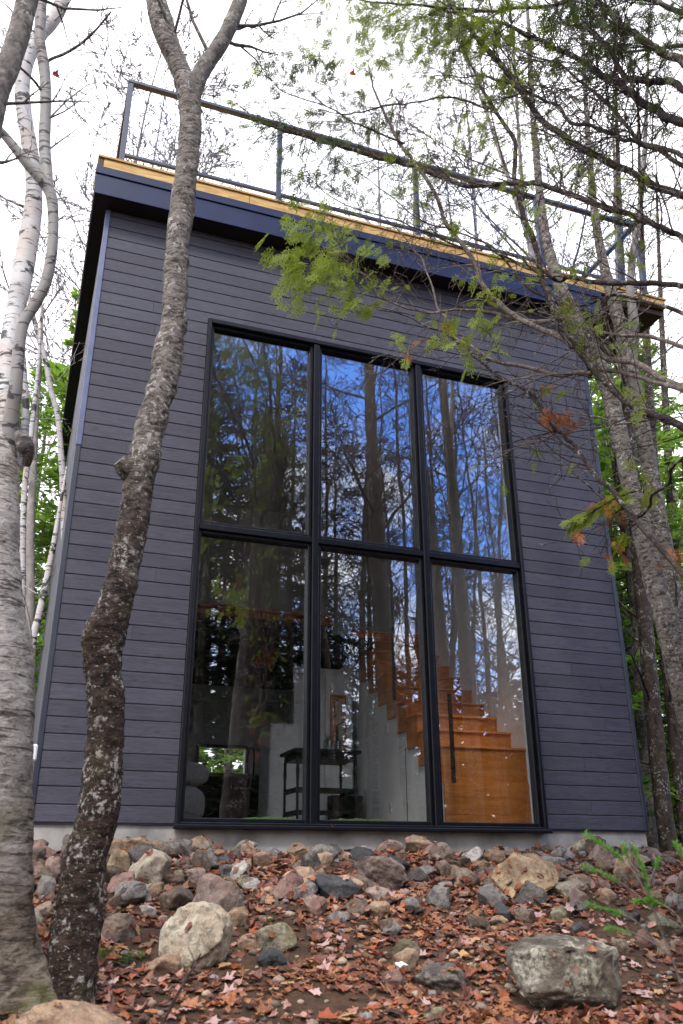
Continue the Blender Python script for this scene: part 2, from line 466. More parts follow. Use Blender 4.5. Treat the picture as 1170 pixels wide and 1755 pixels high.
def glass_mat(name, r0=.16, tint=(.98, .99, .99)):
    m, g = mat(name)
    lw = g.n('ShaderNodeLayerWeight'); lw.inputs['Blend'].default_value = .5
    p5 = g.math('POWER', lw.outputs['Facing'], 5.0)
    fac = g.math('ADD', g.math('MULTIPLY', p5, 1-r0), r0)
    n = g.noise(g.coord('Object'), 1.1, 2, .4); bp = g.bump(n, .05, .05)
    tr = g.n('ShaderNodeBsdfTransparent'); tr.inputs[0].default_value = (*tint, 1)
    gl = g.n('ShaderNodeBsdfGlossy'); gl.inputs['Roughness'].default_value = 0.0; gl.inputs['Color'].default_value = (.95, .98, 1, 1)
    g.l(bp, gl.inputs['Normal'])
    mx = g.n('ShaderNodeMixShader'); g.l(fac, mx.inputs[0]); g.l(tr.outputs[0], mx.inputs[1]); g.l(gl.outputs[0], mx.inputs[2])
    g.out(mx.outputs[0]); return m

def ground_mat():
    m, g = mat('forest soil'); c = g.coord('Object')
    a = g.noise(c, 1.3, 5); b = g.noise(c, 14, 6, .65); d = g.noise(c, 70, 4, .6)
    col = g.mix(g.rng(a, .35, .65), (.040, .026, .018), (.062, .040, .026))
    vor = g.n('ShaderNodeTexVoronoi'); vor.inputs['Scale'].default_value = 16; g.l(c, vor.inputs['Vector'])
    vs = g.sep(vor.outputs['Color'])
    leaf = g.mix(vs[0], (.085, .040, .024), (.14, .07, .038))
    col = g.mix(g.math('MULTIPLY', g.rng(vs[1], .25, .4), g.rng(b, .35, .5, 0, .5)), col, leaf)
    col = g.mix(g.rng(d, .5, .75, 0, .6), col, (.022, .016, .012))
    g.out(g.bsdf(col, .9, g.bump(g.math('ADD', b, g.math('MULTIPLY', d, .5)), 1, .03), .2)); return m

M_SID = siding_mat('stained siding', 0); M_SIDY = siding_mat('stained side siding', 1)
M_FRAME = simple('black painted frame', (.005, .0055, .009), .42, .3, 12, .05, .25)
M_TRIM = simple('navy corner metal', (.020, .024, .040), .38, .2, 6, 0, .5)
M_TRIML = simple('blue corner metal', (.085, .105, .19), .4, .15, 6, 0, .5)
M_FASC = simple('navy fascia metal', (.011, .017, .052), .42, .15, 3, .02, .25)
M_SOFF = simple('black soffit', (.010, .009, .010), .7, .25, 4)
M_CONC = simple('grey concrete', (.33, .315, .295), .85, .38, 2.6, .4)
M_CONC2 = simple('grey parge', (.40, .39, .37), .85, .18, 5, .4)
M_YEL = wood_mat('yellow treated lumber', (.36, .19, .045), (.62, .40, .13), (1.2, 6, 14), 3.0, .6)
M_BRN = wood_mat('brown weathered joist', (.055, .033, .022), (.09, .055, .035), (1, 6, 14), 2.5, .7)
M_RAIL = simple('navy railing metal', (.022, .028, .054), .4, .2, 6, 0, .5)
M_ORG = wood_mat('varnished fir', (.52, .17, .035), (.68, .27, .07), (1.2, 1.2, 12), 2.2, .34)
M_LOFT = wood_mat('dark fir edge', (.22, .075, .022), (.32, .13, .04), (12, 1.2, 1.2), 2.2, .4)
M_WHITE = simple('white wall paint', (.86, .88, .90), .6, .04, 3)
M_FLOOR = wood_mat('grey floor board', (.34, .30, .26), (.45, .40, .35), (8, 1, 8), 2, .4)
M_BLACK = simple('black furniture paint', (.008, .008, .009), .45, .3, 8)
M_STEEL = simple('black steel', (.006, .006, .007), .35, .3, 8, 0, .5)
M_GLASS = glass_mat('reflective window glass', .185)
M_TUMB = glass_mat('drinking glass', .10, (.80, .82, .82))
M_CLEAR = glass_mat('clear guard glass', .008, (.99, .995, .995))
M_MIRR = simple('mirror silver', (.75, .77, .76), .05, .03, 2, 0, .5, 1)
M_SOFA = simple('grey boucle', (.42, .40, .38), .95, .15, 60, .6)
M_MOSS = simple('green moss', (.045, .095, .016), .95, .4, 60, .8)
M_PLAST = simple('white plastic', (.7, .72, .74), .4, .05, 5)
M_SOIL = ground_mat()
B_LEAN = lean_mat(); B_TWIN = lean_mat('stained grey maple bark', 1.6, 3.4)
B_GREY = bark_mat('grey maple bark', (.06, .052, .046), (.17, .15, .135), (.30, .275, .25), .4, (1, 1, .7), 20, 0, .4)
B_TAN = tan_mat()
B_DARK = bark_mat('dark conifer bark', (.016, .012, .010), (.05, .038, .032), (.11, .09, .08), .3, (1, 1, .3), 12)
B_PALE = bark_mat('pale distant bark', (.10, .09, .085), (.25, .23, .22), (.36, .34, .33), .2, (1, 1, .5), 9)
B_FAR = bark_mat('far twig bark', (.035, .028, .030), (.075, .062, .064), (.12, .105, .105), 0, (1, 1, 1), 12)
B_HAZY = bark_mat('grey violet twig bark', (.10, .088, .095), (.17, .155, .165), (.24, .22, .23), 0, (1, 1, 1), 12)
B_CEDAR = bark_mat('cedar limb bark', (.014, .009, .010), (.036, .025, .025), (.10, .08, .07), .3, (1, 1, 1), 30, .12)
B_TWIG = bark_mat('pale twig bark', (.06, .045, .04), (.15, .12, .105), (.30, .27, .25), .2, (1, 1, 1), 30)
B_BIRCH = birch_mat('white birch bark')
B_BIRCHG = birch_mat('grey birch bark', (.25, .235, .225), (.19, .165, .145))
L_CEDAR = leaf_mat('cedar scale leaves', (.030, .05, .010), (.24, .31, .026), .45)
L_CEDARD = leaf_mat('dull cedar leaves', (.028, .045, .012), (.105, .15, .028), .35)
L_DEAD = leaf_mat('dead brown cedar leaves', (.16, .05, .018), (.34, .12, .04), .3)
L_CON = leaf_mat('conifer needles', (.020, .045, .014), (.075, .125, .03), .3)
L_DARK = leaf_mat('dark hemlock needles', (.008, .016, .007), (.028, .045, .016), .2)
L_GREEN = leaf_mat('bright green foliage', (.05, .115, .014), (.20, .34, .042), .45)
L_FIR = leaf_mat('fir needles', (.05, .17, .02), (.14, .34, .05), .4)
L_LITTER = colour_leaf_mat('fallen maple leaves')

# ------------------------------------------------------------------ ground sheet
def build_ground():
    mb = MB()
    xs = np.unique(np.concatenate([np.linspace(-400, -14, 40), np.linspace(-14, -3, 30), np.linspace(-3, 7, 190), np.linspace(7, 16, 40), np.linspace(16, 400, 40)]))
    ys = np.unique(np.concatenate([np.linspace(-400, -16, 40), np.linspace(-16, -4.2, 40), np.linspace(-4.2, 0, 110), np.linspace(0, 14, 40), np.linspace(14, 400, 40)]))
    X, Y = np.meshgrid(xs, ys, indexing='ij'); Z = gz(X, Y)
    V = np.stack([X, Y, Z], -1).reshape(-1, 3); ny = len(ys)
    i = np.arange(len(xs)-1)[:, None]*ny; j = np.arange(ny-1)[None, :]
    F = np.stack([i+j, i+ny+j, i+ny+j+1, i+j+1], -1).reshape(-1, 4)
    mb.add(V, F)
    o = mb.build('ground', M_SOIL); o['kind'] = 'structure'
    return V, F
GV, GF = build_ground()

# ================================================================== CABIN
B = .135; HW = 5.709; WT = 6.018
W0, W1, WZ0, WZ1 = 1.089, 4.587, -.03, 4.915
cabin = thing('cabin', 'tall dark stained wooden cabin with a six pane window wall and a railed roof deck', 'cabin', (0, 0, 0))

def board(mb, x0, x1, z0, z1, y=0., rng=RNG, axis='x'):
    """one siding board: chamfered top, face, groove below; runs along x (front) or y (side)"""
    g = .005; prof = [(y+.011, z0), (y+.011, z0+g), (y+.002, z0+g+.002), (y, z0+g+.007), (y, z1-.004), (y+.004, z1), (y+.02, z1), (y+.02, z0)]
    col = (rng.random(), rng.random(), rng.random())
    k = len(prof)
    V = [(a, p[0], p[1]) for a in (x0, x1) for p in prof]
    F = [(i, (i+1) % k, k+(i+1) % k, k+i) for i in range(k)]
    if axis != 'x': V = [(q[1], q[0], q[2]) for q in V]; F = [f[::-1] for f in F]
    F = [f[::-1] for f in F]
    mb.add(V, F, col, 0, False)
    mb.add(V[:k], [list(range(k))], col, 0, False); mb.add(V[k:], [list(range(k))[::-1]], col, 0, False)
def course(mb, a, b, z0, z1, y=0., axis='x', p=.35):
    cuts = [a]
    if b-a > 1.0 and RNG.random() < p:
        cuts.append(a+(b-a)*(.25+.5*RNG.random()))
    cuts.append(b)
    for q, r in zip(cuts[:-1], cuts[1:]):
        board(mb, q+(.0012 if q > a else 0), r-(.0012 if r < b else 0), z0, z1, y, RNG, axis)

mb = MB()
for k in range(45):
    z0, z1 = k*B, min((k+1)*B, WT-.002)
    spans = [(0.002, HW-.002)]
    if z0 < WZ1-.0:
        if z1 <= WZ1: spans = [(0.002, W0-.002), (W1+.002, HW-.002)]
        else:
            for a, b in ((0.002, W0-.002), (W1+.002, HW-.002)): course(mb, a, b, z0, z1)
            spans = [(W0-.002, W1+.002)]; z0 = WZ1+.002
    for a, b in spans: course(mb, a, b, z0, z1, p=.3 if b-a < 2 else .8)
fw_ = mb.build('front_wall', M_SID, cabin)
mb = MB()                                   # sheathing behind the boards, around the opening
mb.box(.03, W0+.02, .021, .16, .0, WT-.01); mb.box(W1-.02, HW-.03, .021, .16, .0, WT-.01)
mb.box(W0+.02, W1-.02, .021, .16, WZ1-.02, WT-.01)
mb.build('wall_sheathing', M_SOFF, cabin)
mb = MB()
for k in range(45):
    course(mb, .03, 7.05, k*B, min((k+1)*B, WT-.002), -.045, 'y', 1)
mb.box(-.02, .02, .17, 7.04, .0, WT-.01)
tag(mb.build('side_wall', M_SIDY, cabin), 'weathered plank side wall left of the front corner')
mb = MB(); mb.box(HW+.0, HW+.04, .03, 7.05, .0, WT-.01); mb.build('far_side_wall', M_SIDY, cabin)
# back wall with the low kitchen window left open
kw = (2.60, 3.38, 1.16, 1.56)
mb = MB()
mb.box(.03, kw[0], 6.95, 7.05, 0, WT-.02); mb.box(kw[1], HW-.01, 6.95, 7.05, 0, WT-.02)
mb.box(kw[0], kw[1], 6.95, 7.05, 0, kw[2]); mb.box(kw[0], kw[1], 6.95, 7.05, kw[3], WT-.02)
mb.build('back_wall', M_WHITE, cabin)
mb = MB()
mb.bbox(kw[0]-.05, kw[0]+.0, 6.90, 6.949, kw[2]-.05, kw[3]+.05); mb.bbox(kw[1], kw[1]+.05, 6.90, 6.949, kw[2]-.05, kw[3]+.05)
mb.bbox(kw[0]+.001, kw[1]-.001, 6.90, 6.949, kw[2]-.05, kw[2]); mb.bbox(kw[0]+.001, kw[1]-.001, 6.90, 6.949, kw[3], kw[3]+.05)
mb.build('kitchen_window_frame', M_BLACK, cabin)
# corner trims
mb = MB(); mb.bbox(-.047, .0, -.012, .03, 0.0, 3.26); mb.build('corner_trim', M_TRIM, cabin)
mb = MB(); mb.bbox(-.050, .0025, -.015, .03, 3.262, WT-.003); tag(mb.build('corner_trim', M_TRIML, cabin), 'paler blue upper length of corner trim')
mb = MB(); mb.bbox(HW, HW+.045, -.012, .03, 0, WT-.003); mb.build('corner_trim', M_TRIM, cabin)
# foundation
mb = MB(); mb.box(.0, HW, .025, .22, -.9, -.006); mb.box(-.03, .0, .03, 7.0, -.9, -.006, mi=0)
mb.box(HW+.001, HW+.03, .03, 7.0, -.9, -.006)
mb.build('foundation', M_CONC, cabin)
mb = MB(); mb.box(-.044, HW+.04, .004, .026, -.0055, -.0005); mb.build('drip_flashing', M_TRIM, cabin)

# roof edge
OV = .209; XL = -.19; XR = 5.95; YB = 7.25
mb = MB()
mb.bbox(XL, XR, -OV, -OV+.03, WT, 6.268, .004)
mb.bbox(XL-.012, XR+.01, -OV-.014, -OV+.03, 6.27, 6.368, .004)
mb.bbox(XL, XL+.03, -OV+.032, YB, WT, 6.366, .004); mb.bbox(XR-.03, XR, -OV+.032, YB, WT, 6.366, .004)
mb.bbox(XL+.031, XR-.031, YB-.03, YB, WT, 6.366, .004)
mb.build('roof_fascia', M_FASC, cabin)
mb = MB(); mb.box(XL+.031, XR-.031, -OV+.031, -.0, WT-.0, WT+.03); mb.box(XL+.031, -.046, .0, YB-.031, WT, WT+.03)
mb.box(HW+.041, XR-.031, 0, YB-.031, WT, WT+.03)
mb.build('soffit', M_SOFF, cabin)
mb = MB(); mb.box(XL+.031, XR-.031, -OV+.031, YB-.031, 6.30, 6.366); mb.build('roof', M_SOFF, cabin)
# deck on the roof
DXR = 6.98
mb = MB()
x = -.135
for xe in (1.42, 3.0, 4.6, 5.7, DXR):
    mb.bbox(x, xe-.004, -.205, -.165, 6.371, 6.488, .004, (RNG.random(),)*3); x = xe
dk = mb.build('deck_edge_board', M_YEL, cabin)
mb = MB(); mb.bbox(-.19, -.137, -.204, -.15, 6.371, 6.488); mb.build('deck_end_block', M_BRN, cabin)
mb = MB()
for i, y in enumerate(np.arange(-.222, 7.0, .145)):
    mb.bbox(-.197, DXR+.012, y, y+.139, 6.490, 6.520, .003, (RNG.random(),)*3)
mb.build('deck_boards', M_YEL, cabin)
mb = MB()
for y in np.arange(-.16, 7.0, .405): mb.bbox(-.18, DXR-.05, y, y+.04, 6.372, 6.487, .003, (RNG.random(),)*3)
mb.bbox(DXR-.045, DXR, -.16, 2.6, 6.371, 6.487, .003); mb.bbox(6.0, DXR-.02, -.14, 2.5, 6.29, 6.368, .003, (.1,)*3)
tag(mb.build('deck_joists', M_BRN, cabin), 'dark brown joists under the overhanging deck')

# railing
ra = bpy.data.objects.new('railing', None); COL.objects.link(ra); ra.parent = cabin; ra['_org'] = [0, 0, 0]
RZ0, RZ1, RY = 6.521, 7.92, .03
def part(name, m, parent, f):
    q = MB(); f(q); return q.build(name, m, parent)
posts = [.045, 1.80, 3.565, 5.32, 6.90]
for x in posts: part('rail_post', M_RAIL, ra, lambda q: q.bbox(x-.028, x+.028, RY-.028, RY+.028, RZ0, RZ1-.046, .004))
for y in (2.2, 4.4, 6.6): part('rail_post', M_RAIL, ra, lambda q: q.bbox(.045-.028, .045+.028, y-.028, y+.028, RZ0, RZ1-.046, .004))
for y in (2.2, 4.4, 6.6): part('rail_post', M_RAIL, ra, lambda q: q.bbox(6.9-.028, 6.9+.028, y-.028, y+.028, RZ0, RZ1-.046, .004))
part('top_rail', M_RAIL, ra, lambda q: q.bbox(.01, 6.935, RY-.035, RY+.035, RZ1-.045, RZ1, .004))
part('top_rail', M_RAIL, ra, lambda q: q.bbox(.01, .08, RY+.036, 6.63, RZ1-.045, RZ1, .004))
part('top_rail', M_RAIL, ra, lambda q: q.bbox(6.865, 6.935, RY+.036, 6.63, RZ1-.045, RZ1, .004))
for a, b in zip(posts[:-1], posts[1:]):
    part('bottom_rail', M_RAIL, ra, lambda q: q.bbox(a+.029, b-.029, RY-.018, RY+.018, RZ0+.29, RZ0+.33, .003))
    mid = (a+b)/2
    part('guard_glass', M_CLEAR, ra, lambda q: q.box(a+.05, mid-.02, RY-.004, RY+.004, RZ0+.35, RZ1-.05))
    part('guard_glass', M_CLEAR, ra, lambda q: q.box(mid+.02, b-.05, RY-.004, RY+.004, RZ0+.35, RZ1-.05))

# window wall
win = bpy.data.objects.new('window', None); COL.objects.link(win); win.parent = cabin; win['_org'] = [0, 0, 0]
YF0, YF1 = -.042, .10
VX = [(W0, 1.128), (2.237, 2.303), (3.425, 3.488), (4.549, W1)]
HZ = [(WZ0, .022), (2.585, 2.645), (4.862, WZ1)]
mb = MB()
mb.bbox(*VX[0], YF0, YF1, WZ0, WZ1, .006); mb.bbox(*VX[3], YF0, YF1, WZ0, WZ1, .006)
mb.bbox(VX[0][1], VX[3][0], YF0, YF1, *HZ[2], .006); mb.bbox(VX[0][1], VX[3][0], YF0, YF1, *HZ[0], .006)
mb.bbox(W0-.02, W1+.02, -.075, YF0+.0, WZ0-.004, WZ0+.03, .006)
mb.build('window_frame', M_FRAME, win)
mb = MB()
for x0, x1 in VX[1:3]:
    mb.bbox(x0, x1, YF0+.012, YF1-.002, HZ[0][1], HZ[2][0], .006)
mb.build('mullion', M_FRAME, win)
mb = MB()
for i in range(3): mb.bbox(VX[i][1]+.0005, VX[i+1][0]-.0005, YF0+.016, YF1-.004, *HZ[1], .006)
mb.build('transom_bar', M_FRAME, win)
for i in range(3):
    for j in range(2):
        x0, x1 = VX[i][1]+.001, VX[i+1][0]-.001; z0, z1 = HZ[j][1]+.001, HZ[j+1][0]-.001
        s = .034; q = MB()
        for (a, b, c, d) in ((x0, x0+s, z0, z1), (x1-s, x1, z0, z1), (x0+s, x1-s, z0, z0+s), (x0+s, x1-s, z1-s, z1)):
            q.bbox(a, b, YF0+.045, YF1-.006, c, d, .006)
        q.build('sash', M_FRAME, win)
        p = MB(); p.box(x0+s-.004, x1-s+.004, .052, .060, z0+s-.004, z1-s+.004)
        p.build('pane', M_GLASS, win)
mb = MB()
for a, b in ((1.62, 2.17), (2.42, 3.05)):
    n = 60; t = np.linspace(a, b, n); hgt = .010+.010*np.abs(vnoise(np.stack([t*22, t*0, t*0], -1)))
    hgt *= np.clip(np.minimum(t-a, b-t)/.12, .05, 1)
    V = np.concatenate([np.stack([t, np.full(n, y), .057+h*hgt], -1) for y, h in ((.028, 0), (.036, .9), (.044, 1), (.0505, .8))])
    F = [(r*n+i, r*n+i+1, (r+1)*n+i+1, (r+1)*n+i) for r in range(3) for i in range(n-1)]
    mb.add(V, F)
mb.build('moss', M_MOSS, win)
# small white outlet box on the side wall
mb = MB(); q = at_x(57, 1291, -.07); mb.bbox(-.085, -.0455, q[1]-.06, q[1]+.06, q[2]-.06, q[2]+.06, .01)
mb.build('outlet_cover', M_PLAST, cabin)

# interior shell
mb = MB()
mb.box(.025, .06, .165, 6.94, .03, 5.9); mb.box(5.52, 5.56, .165, 6.94, .03, 5.9)
mb.box(.061, W0+.02, .161, .18, .03, 5.9); mb.box(W1-.035, 5.519, .161, .18, .03, 5.9); mb.box(W0+.021, W1-.036, .161, .18, WZ1-.0, 5.9)
tag(mb.build('interior_wall', M_WHITE, cabin), 'white painted walls inside')
mb = MB(); mb.box(.02, 5.6, .17, 6.94, -.05, .028); mb.build('interior_floor', M_FLOOR, cabin)
mb = MB(); mb.box(.02, 5.6, .17, 6.94, 5.902, 5.95); mb.build('ceiling', M_WHITE, cabin)
mb = MB(); mb.bbox(.062, 3.55, 3.05, 3.09, 2.68, 2.76, .003); mb.bbox(.062, 3.55, 3.0, 3.06, 2.762, 2.80, .003)
lf = mb.build('loft_edge', M_LOFT, cabin)
mb = MB(); mb.box(.062, 3.55, 3.092, 6.93, 2.58, 2.74); mb.box(3.551, 4.38, 3.7, 6.93, 2.58, 2.74); mb.build('loft_floor', M_SOFF, cabin)
mb = MB(); mb.box(3.42, 4.30, 4.35, 4.43, .03, 2.40); tag(mb.build('partition_wall', M_WHITE, cabin), 'white partition with door frame')
mb = MB(); mb.bbox(3.80, 3.83, 4.30, 4.349, .03, 2.36, .003); mb.bbox(3.875, 3.885, 4.30, 4.349, .03, 2.36, .003); mb.build('door_frame', M_WHITE, cabin)
mb = MB(); mb.bbox(3.9, 4.36, 4.1, 4.29, .03, .62, .01); mb.build('wainscot', M_BLACK, cabin)

# stairs along the right wall
st = bpy.data.objects.new('staircase', None); COL.objects.link(st); st.parent = cabin; st['_org'] = [0, 0, 0]
SX0, SX1 = 4.40, 5.519
mb = MB()
for k, (a, b) in enumerate(((.03, .235), (.237, .43), (.432, .60))): mb.bbox(SX0, SX1, 1.70, 1.742, a, b, .003, (.62+.2*RNG.random(),)*3)  # planks toned lighter than the steps, daylight put into their colour
tag(mb.build('base_panel', M_ORG, st), 'planked front of the stair base, toned lighter as if daylit')
mb = MB()
for k in range(10):
    y0 = 1.745+.31*k; zt = 1.0+.231*k
    mb.bbox(SX0, SX1, y0, y0+.329, zt-.40 if k else .601, zt-.032, .004, (.2+.4*RNG.random(),)*3)
    mb.bbox(SX0-.012, SX1, y0-.028, y0+.327, zt-.030, zt, .006, (.75,)*3)
mb.build('stair_steps', M_ORG, st)
for k in range(10):
    y0 = 1.745+.31*k; zt = 1.0+.231*k
for (u0, v0, u1, v1, xx) in ((778, 1342, 764, 1147, 4.37), (676, 1200, 670, 1000, 4.37)):
    a = at_x(u0, v0, xx); b = at_x(u1, v1, xx)
    q = MB(); q.bbox(xx-.014, xx+.014, a[1]-.03, a[1]+.03, a[2], a[2]+.98, .004)
    for dz in (.05, .16): q.tube([(xx-.016, a[1], a[2]+dz), (xx-.028, a[1], a[2]+dz)], .013, 8)
    q.build('guard_post', M_STEEL, st)
mb = MB()                                    # white wall under the stair
V = [(4.43, 1.745, .03)]; top = []
for k in range(9):
    y0 = 1.745+.31*k; zu = (1.0+.231*k-.40) if k else .60
    top += [(y0, zu-.002), (y0+.31, zu-.002)]
prof = [(1.745, .03)]+top+[(top[-1][0], .03)]
for i in range(0, len(top), 2):
    (ya, za), (yb, zb) = top[i], top[i+1]
    mb.box(4.43, 4.46, ya, yb, .03, za)
mb.build('stair_wall', M_WHITE, cabin)
mb = MB(); mb.bbox(4.422, 4.4295, 2.80, 2.806, .03, 1.1, .001); mb.build('door_gap', M_BLACK, cabin)
q = at_x(663, 1250, 4.425); mb = MB(); mb.bbox(4.405, 4.4295, q[1]-.05, q[1]+.05, q[2]-.07, q[2]+.07, .008); mb.bbox(4.402, 4.4045, q[1]-.03, q[1]+.03, q[2]-.01, q[2]+.04, .001)
mb.build('thermostat', M_PLAST, cabin)
q = at_x(669, 1384, 4.425); mb = MB(); mb.bbox(4.42, 4.4295, q[1]-.04, q[1]+.04, q[2]-.06, q[2]+.06, .004); mb.build('wall_socket', M_PLAST, cabin)

# ---- furniture
def table():
    y = 1.45; c = at_y(580, 1290, y); a = at_y(548, 1292, y)[0]; b = at_y(605, 1292, y)[0]; zt = c[2]+.0
    x0, x1 = 2.47, b; y0, y1 = 1.20, 1.75
    t = thing('side_table', 'black wooden side table with slatted shelves behind the lower middle pane', 'table', ((x0+x1)/2, (y0+y1)/2, .03))
    part('table_top', M_BLACK, t, lambda q: (q.bbox(x0, x1, y0, y1, zt-.035, zt, .006), q.bbox(x0+.04, x1-.04, y0+.04, y1-.04, zt-.1, zt-.037, .004)))
    for x in (x0+.05, x1-.05):
        for yy in (y0+.05, y1-.05):
            part('leg', M_BLACK, t, lambda q: q.tube([(x, yy, .03), (x, yy, .2), (x, yy, zt-.3), (x, yy, zt-.22), (x, yy, zt-.16), (x, yy, zt-.1)], [.011, .014, .014, .02, .014, .018], 12))
    for z in (.20, .42):
        part('shelf', M_BLACK, t, lambda q: [q.bbox(x0+.03, x1-.03, y0+.04+i*.095, y0+.04+i*.095+.07, z, z+.02, .004) for i in range(5)]+[q.bbox(x0+.03, x0+.06, y0+.04, y1-.06, z-.03, z-.001, .003), q.bbox(x1-.06, x1-.03, y0+.04, y1-.06, z-.03, z-.001, .003)])
    return x0, x1, y0, y1, zt
tx0, tx1, ty0, ty1, tz = table()
def lathe(mb, prof, cx, cy, seg=20, col=None):
    mb.tube([(cx, cy, z) for r, z in prof], [r for r, z in prof], seg, col, cap=False)
bx = at_y(574, 1280, 1.35)[0]
bk = thing('wire_basket', 'small black wire basket on the side table top', 'basket', (bx, 1.36, tz))
mb = MB()
for z in (.01, .05, .10):
    P = [(bx-.10, 1.28), (bx+.10, 1.28), (bx+.10, 1.44), (bx-.10, 1.44), (bx-.10, 1.28)]
    mb.tube([(a, b, tz+z) for a, b in P], .003, 6)
for x in np.linspace(-.1, .1, 7):
    for y in (1.28, 1.44): mb.tube([(bx+x, y, tz+.002), (bx+x, y, tz+.10)], .002, 5)
mb.build('wire_frame', M_STEEL, bk)
mb = MB(); mb.tube([(bx-.1, 1.36, tz+.1), (bx-.08, 1.36, tz+.15), (bx+.08, 1.36, tz+.15), (bx+.1, 1.36, tz+.1)], .003, 6); mb.build('handle', M_STEEL, bk)
for i, (dx, dz, lab) in enumerate(((-.055, .012, 'clear tumbler standing upside down in the wire basket, left of the other tumbler'), (.045, .012, 'clear tumbler in the wire basket, right of the other tumbler'))):
    mb = MB(); lathe(mb, [(.03, tz+dz), (.033, tz+dz+.05), (.036, tz+dz+.12), (.033, tz+dz+.121), (.030, tz+dz+.02), (.002, tz+dz+.012)], bx+dx, 1.36)
    tag(mb.build('glass_tumbler', M_TUMB, None, (bx+dx, 1.36, tz+dz)), lab, 'glass', 'tumblers in the wire basket')
mb = MB(); jx = at_y(563, 1262, 1.5)[0]
lathe(mb, [(.03, tz), (.034, tz+.02), (.034, tz+.13), (.024, tz+.16), (.024, tz+.19), (.027, tz+.19), (.027, tz+.205), (.002, tz+.206)], jx, 1.55)
tag(mb.build('glass_jar', M_TUMB, None, (jx, 1.55, tz)), 'taller clear glass jar on the side table behind the wire basket', 'jar')
# framed mirror
mm = thing('wall_mirror', 'narrow wood framed mirror on the white partition wall', 'mirror', (4.215, 4.0, 1.0))
mz0, mz1 = 1.05, 2.02
part('mirror_frame', M_ORG, mm, lambda q: (q.bbox(3.96, 3.985, 4.30, 4.348, mz0, mz1, .004), q.bbox(4.165, 4.19, 4.30, 4.348, mz0, mz1, .004), q.bbox(3.986, 4.164, 4.30, 4.348, mz0, mz0+.03, .004), q.bbox(3.986, 4.164, 4.30, 4.348, mz1-.03, mz1, .004)))
part('mirror_glass', M_MIRR, mm, lambda q: q.box(3.987, 4.163, 4.325, 4.34, mz0+.031, mz1-.031))
# white cabinet
cb = thing('tall_cabinet', 'tall plain pale cabinet behind the lower left pane beside the side table', 'cabinet', (3.1, 4.3, .03))
part('cabinet_body', M_WHITE, cb, lambda q: q.bbox(2.98, 3.40, 4.0, 4.5, .08, 1.52, .006))
part('plinth', M_BLACK, cb, lambda q: q.box(3.0, 3.38, 4.03, 4.47, .03, .079))
part('door_panel', M_WHITE, cb, lambda q: q.bbox(2.99, 3.39, 3.975, 3.998, .1, 1.5, .004))
# kitchen counter
kc = thing('kitchen_counter', 'dark kitchen counter with pale top under the small back window', 'counter', (2.8, 6.5, .03))
part('cabinet_fronts', M_BLACK, kc, lambda q: [q.bbox(1.2+i*.6, 1.795+i*.6, 6.3, 6.89, .1, 1.04, .004) for i in range(4)])
part('counter_top', M_CONC2, kc, lambda q: q.bbox(1.18, 3.62, 6.26, 6.893, 1.042, 1.09, .005))
for i in range(4): part('drawer_handle', M_MIRR, kc, lambda q: q.tube([(1.3+i*.6, 6.28, .9), (1.69+i*.6, 6.28, .9)], .007, 8))
part('faucet', M_STEEL, kc, lambda q: q.tube([(3.45, 6.62, 1.09), (3.45, 6.62, 1.45), (3.43, 6.6, 1.52), (3.38, 6.57, 1.54), (3.34, 6.53, 1.50), (3.33, 6.52, 1.42)], .015, 8))
# sofa chair
sf = thing('armchair', 'plump pale grey armchair behind the bottom left corner of the window', 'armchair', (1.4, 2.9, .03))
def puff(q, x0, x1, y0, y1, z0, z1, s=3.2):
    u = np.linspace(0, 2*np.pi, 32, endpoint=False); w = np.linspace(-np.pi/2, np.pi/2, 17)
    sp = lambda c, e: np.sign(c)*np.abs(c)**e
    U, W_ = np.meshgrid(u, w); e = 2/s
    X = (x0+x1)/2+(x1-x0)/2*sp(np.cos(W_), e)*sp(np.cos(U), e); Y = (y0+y1)/2+(y1-y0)/2*sp(np.cos(W_), e)*sp(np.sin(U), e); Z = (z0+z1)/2+(z1-z0)/2*sp(np.sin(W_), e)
    i = np.arange(16)[:, None]*32; j = np.arange(32)[None, :]; j2 = (j+1) % 32
    q.add(np.stack([X, Y, Z], -1).reshape(-1, 3), np.stack([i+j, i+j2, i+32+j2, i+32+j], -1).reshape(-1, 4))
part('seat', M_SOFA, sf, lambda q: puff(q, .95, 1.90, 2.5, 3.3, .12, .58))
part('backrest', M_SOFA, sf, lambda q: puff(q, .90, 1.97, 2.75, 3.4, .56, .86))
part('armrest', M_SOFA, sf, lambda q: puff(q, .82, 1.08, 2.5, 3.3, .1, .70))

# ================================================================== TREES
def hand_path(pts, n, D0):
    """pts: (u, v, width_px[, D]) -> smooth 3D centre line and radii"""
    A = []
    for p in pts:
        D = p[3] if len(p) > 3 else D0
        q = at_d(p[0], p[1], D); A.append([*q, px_m(p[2]/2, q)])
    A = crom(np.array(A), n); return A[:, :3], np.maximum(A[:, 3], .0012)

def bark_disp(amp, sx=9, sz=9, seed=0, knob=0):
    def f(V, dirs, r):
        q = V*np.array([sx, sx, sz])
        d = amp*fbm(q, 4, seed)+.4*amp*vnoise(V*np.array([55, 55, 90]), seed+3)
        if knob: d = d+knob*np.clip(fbm(V*3.1, 2, seed+5)-.25, 0, 1)
        return d
    return f

def nrm(v):
    v = np.asarray(v, float); return v/(np.linalg.norm(v)+1e-12)

def wander(p, d, L, n, wob, up, rng):
    """a wandering branch centre line"""
    P = [np.array(p, float)]; d = nrm(d); s = L/n
    for _ in range(n):
        d = nrm(d+rng.normal(0, wob, 3)+np.array([0, 0, up])); P.append(P[-1]+d*s)
    return np.array(P), d

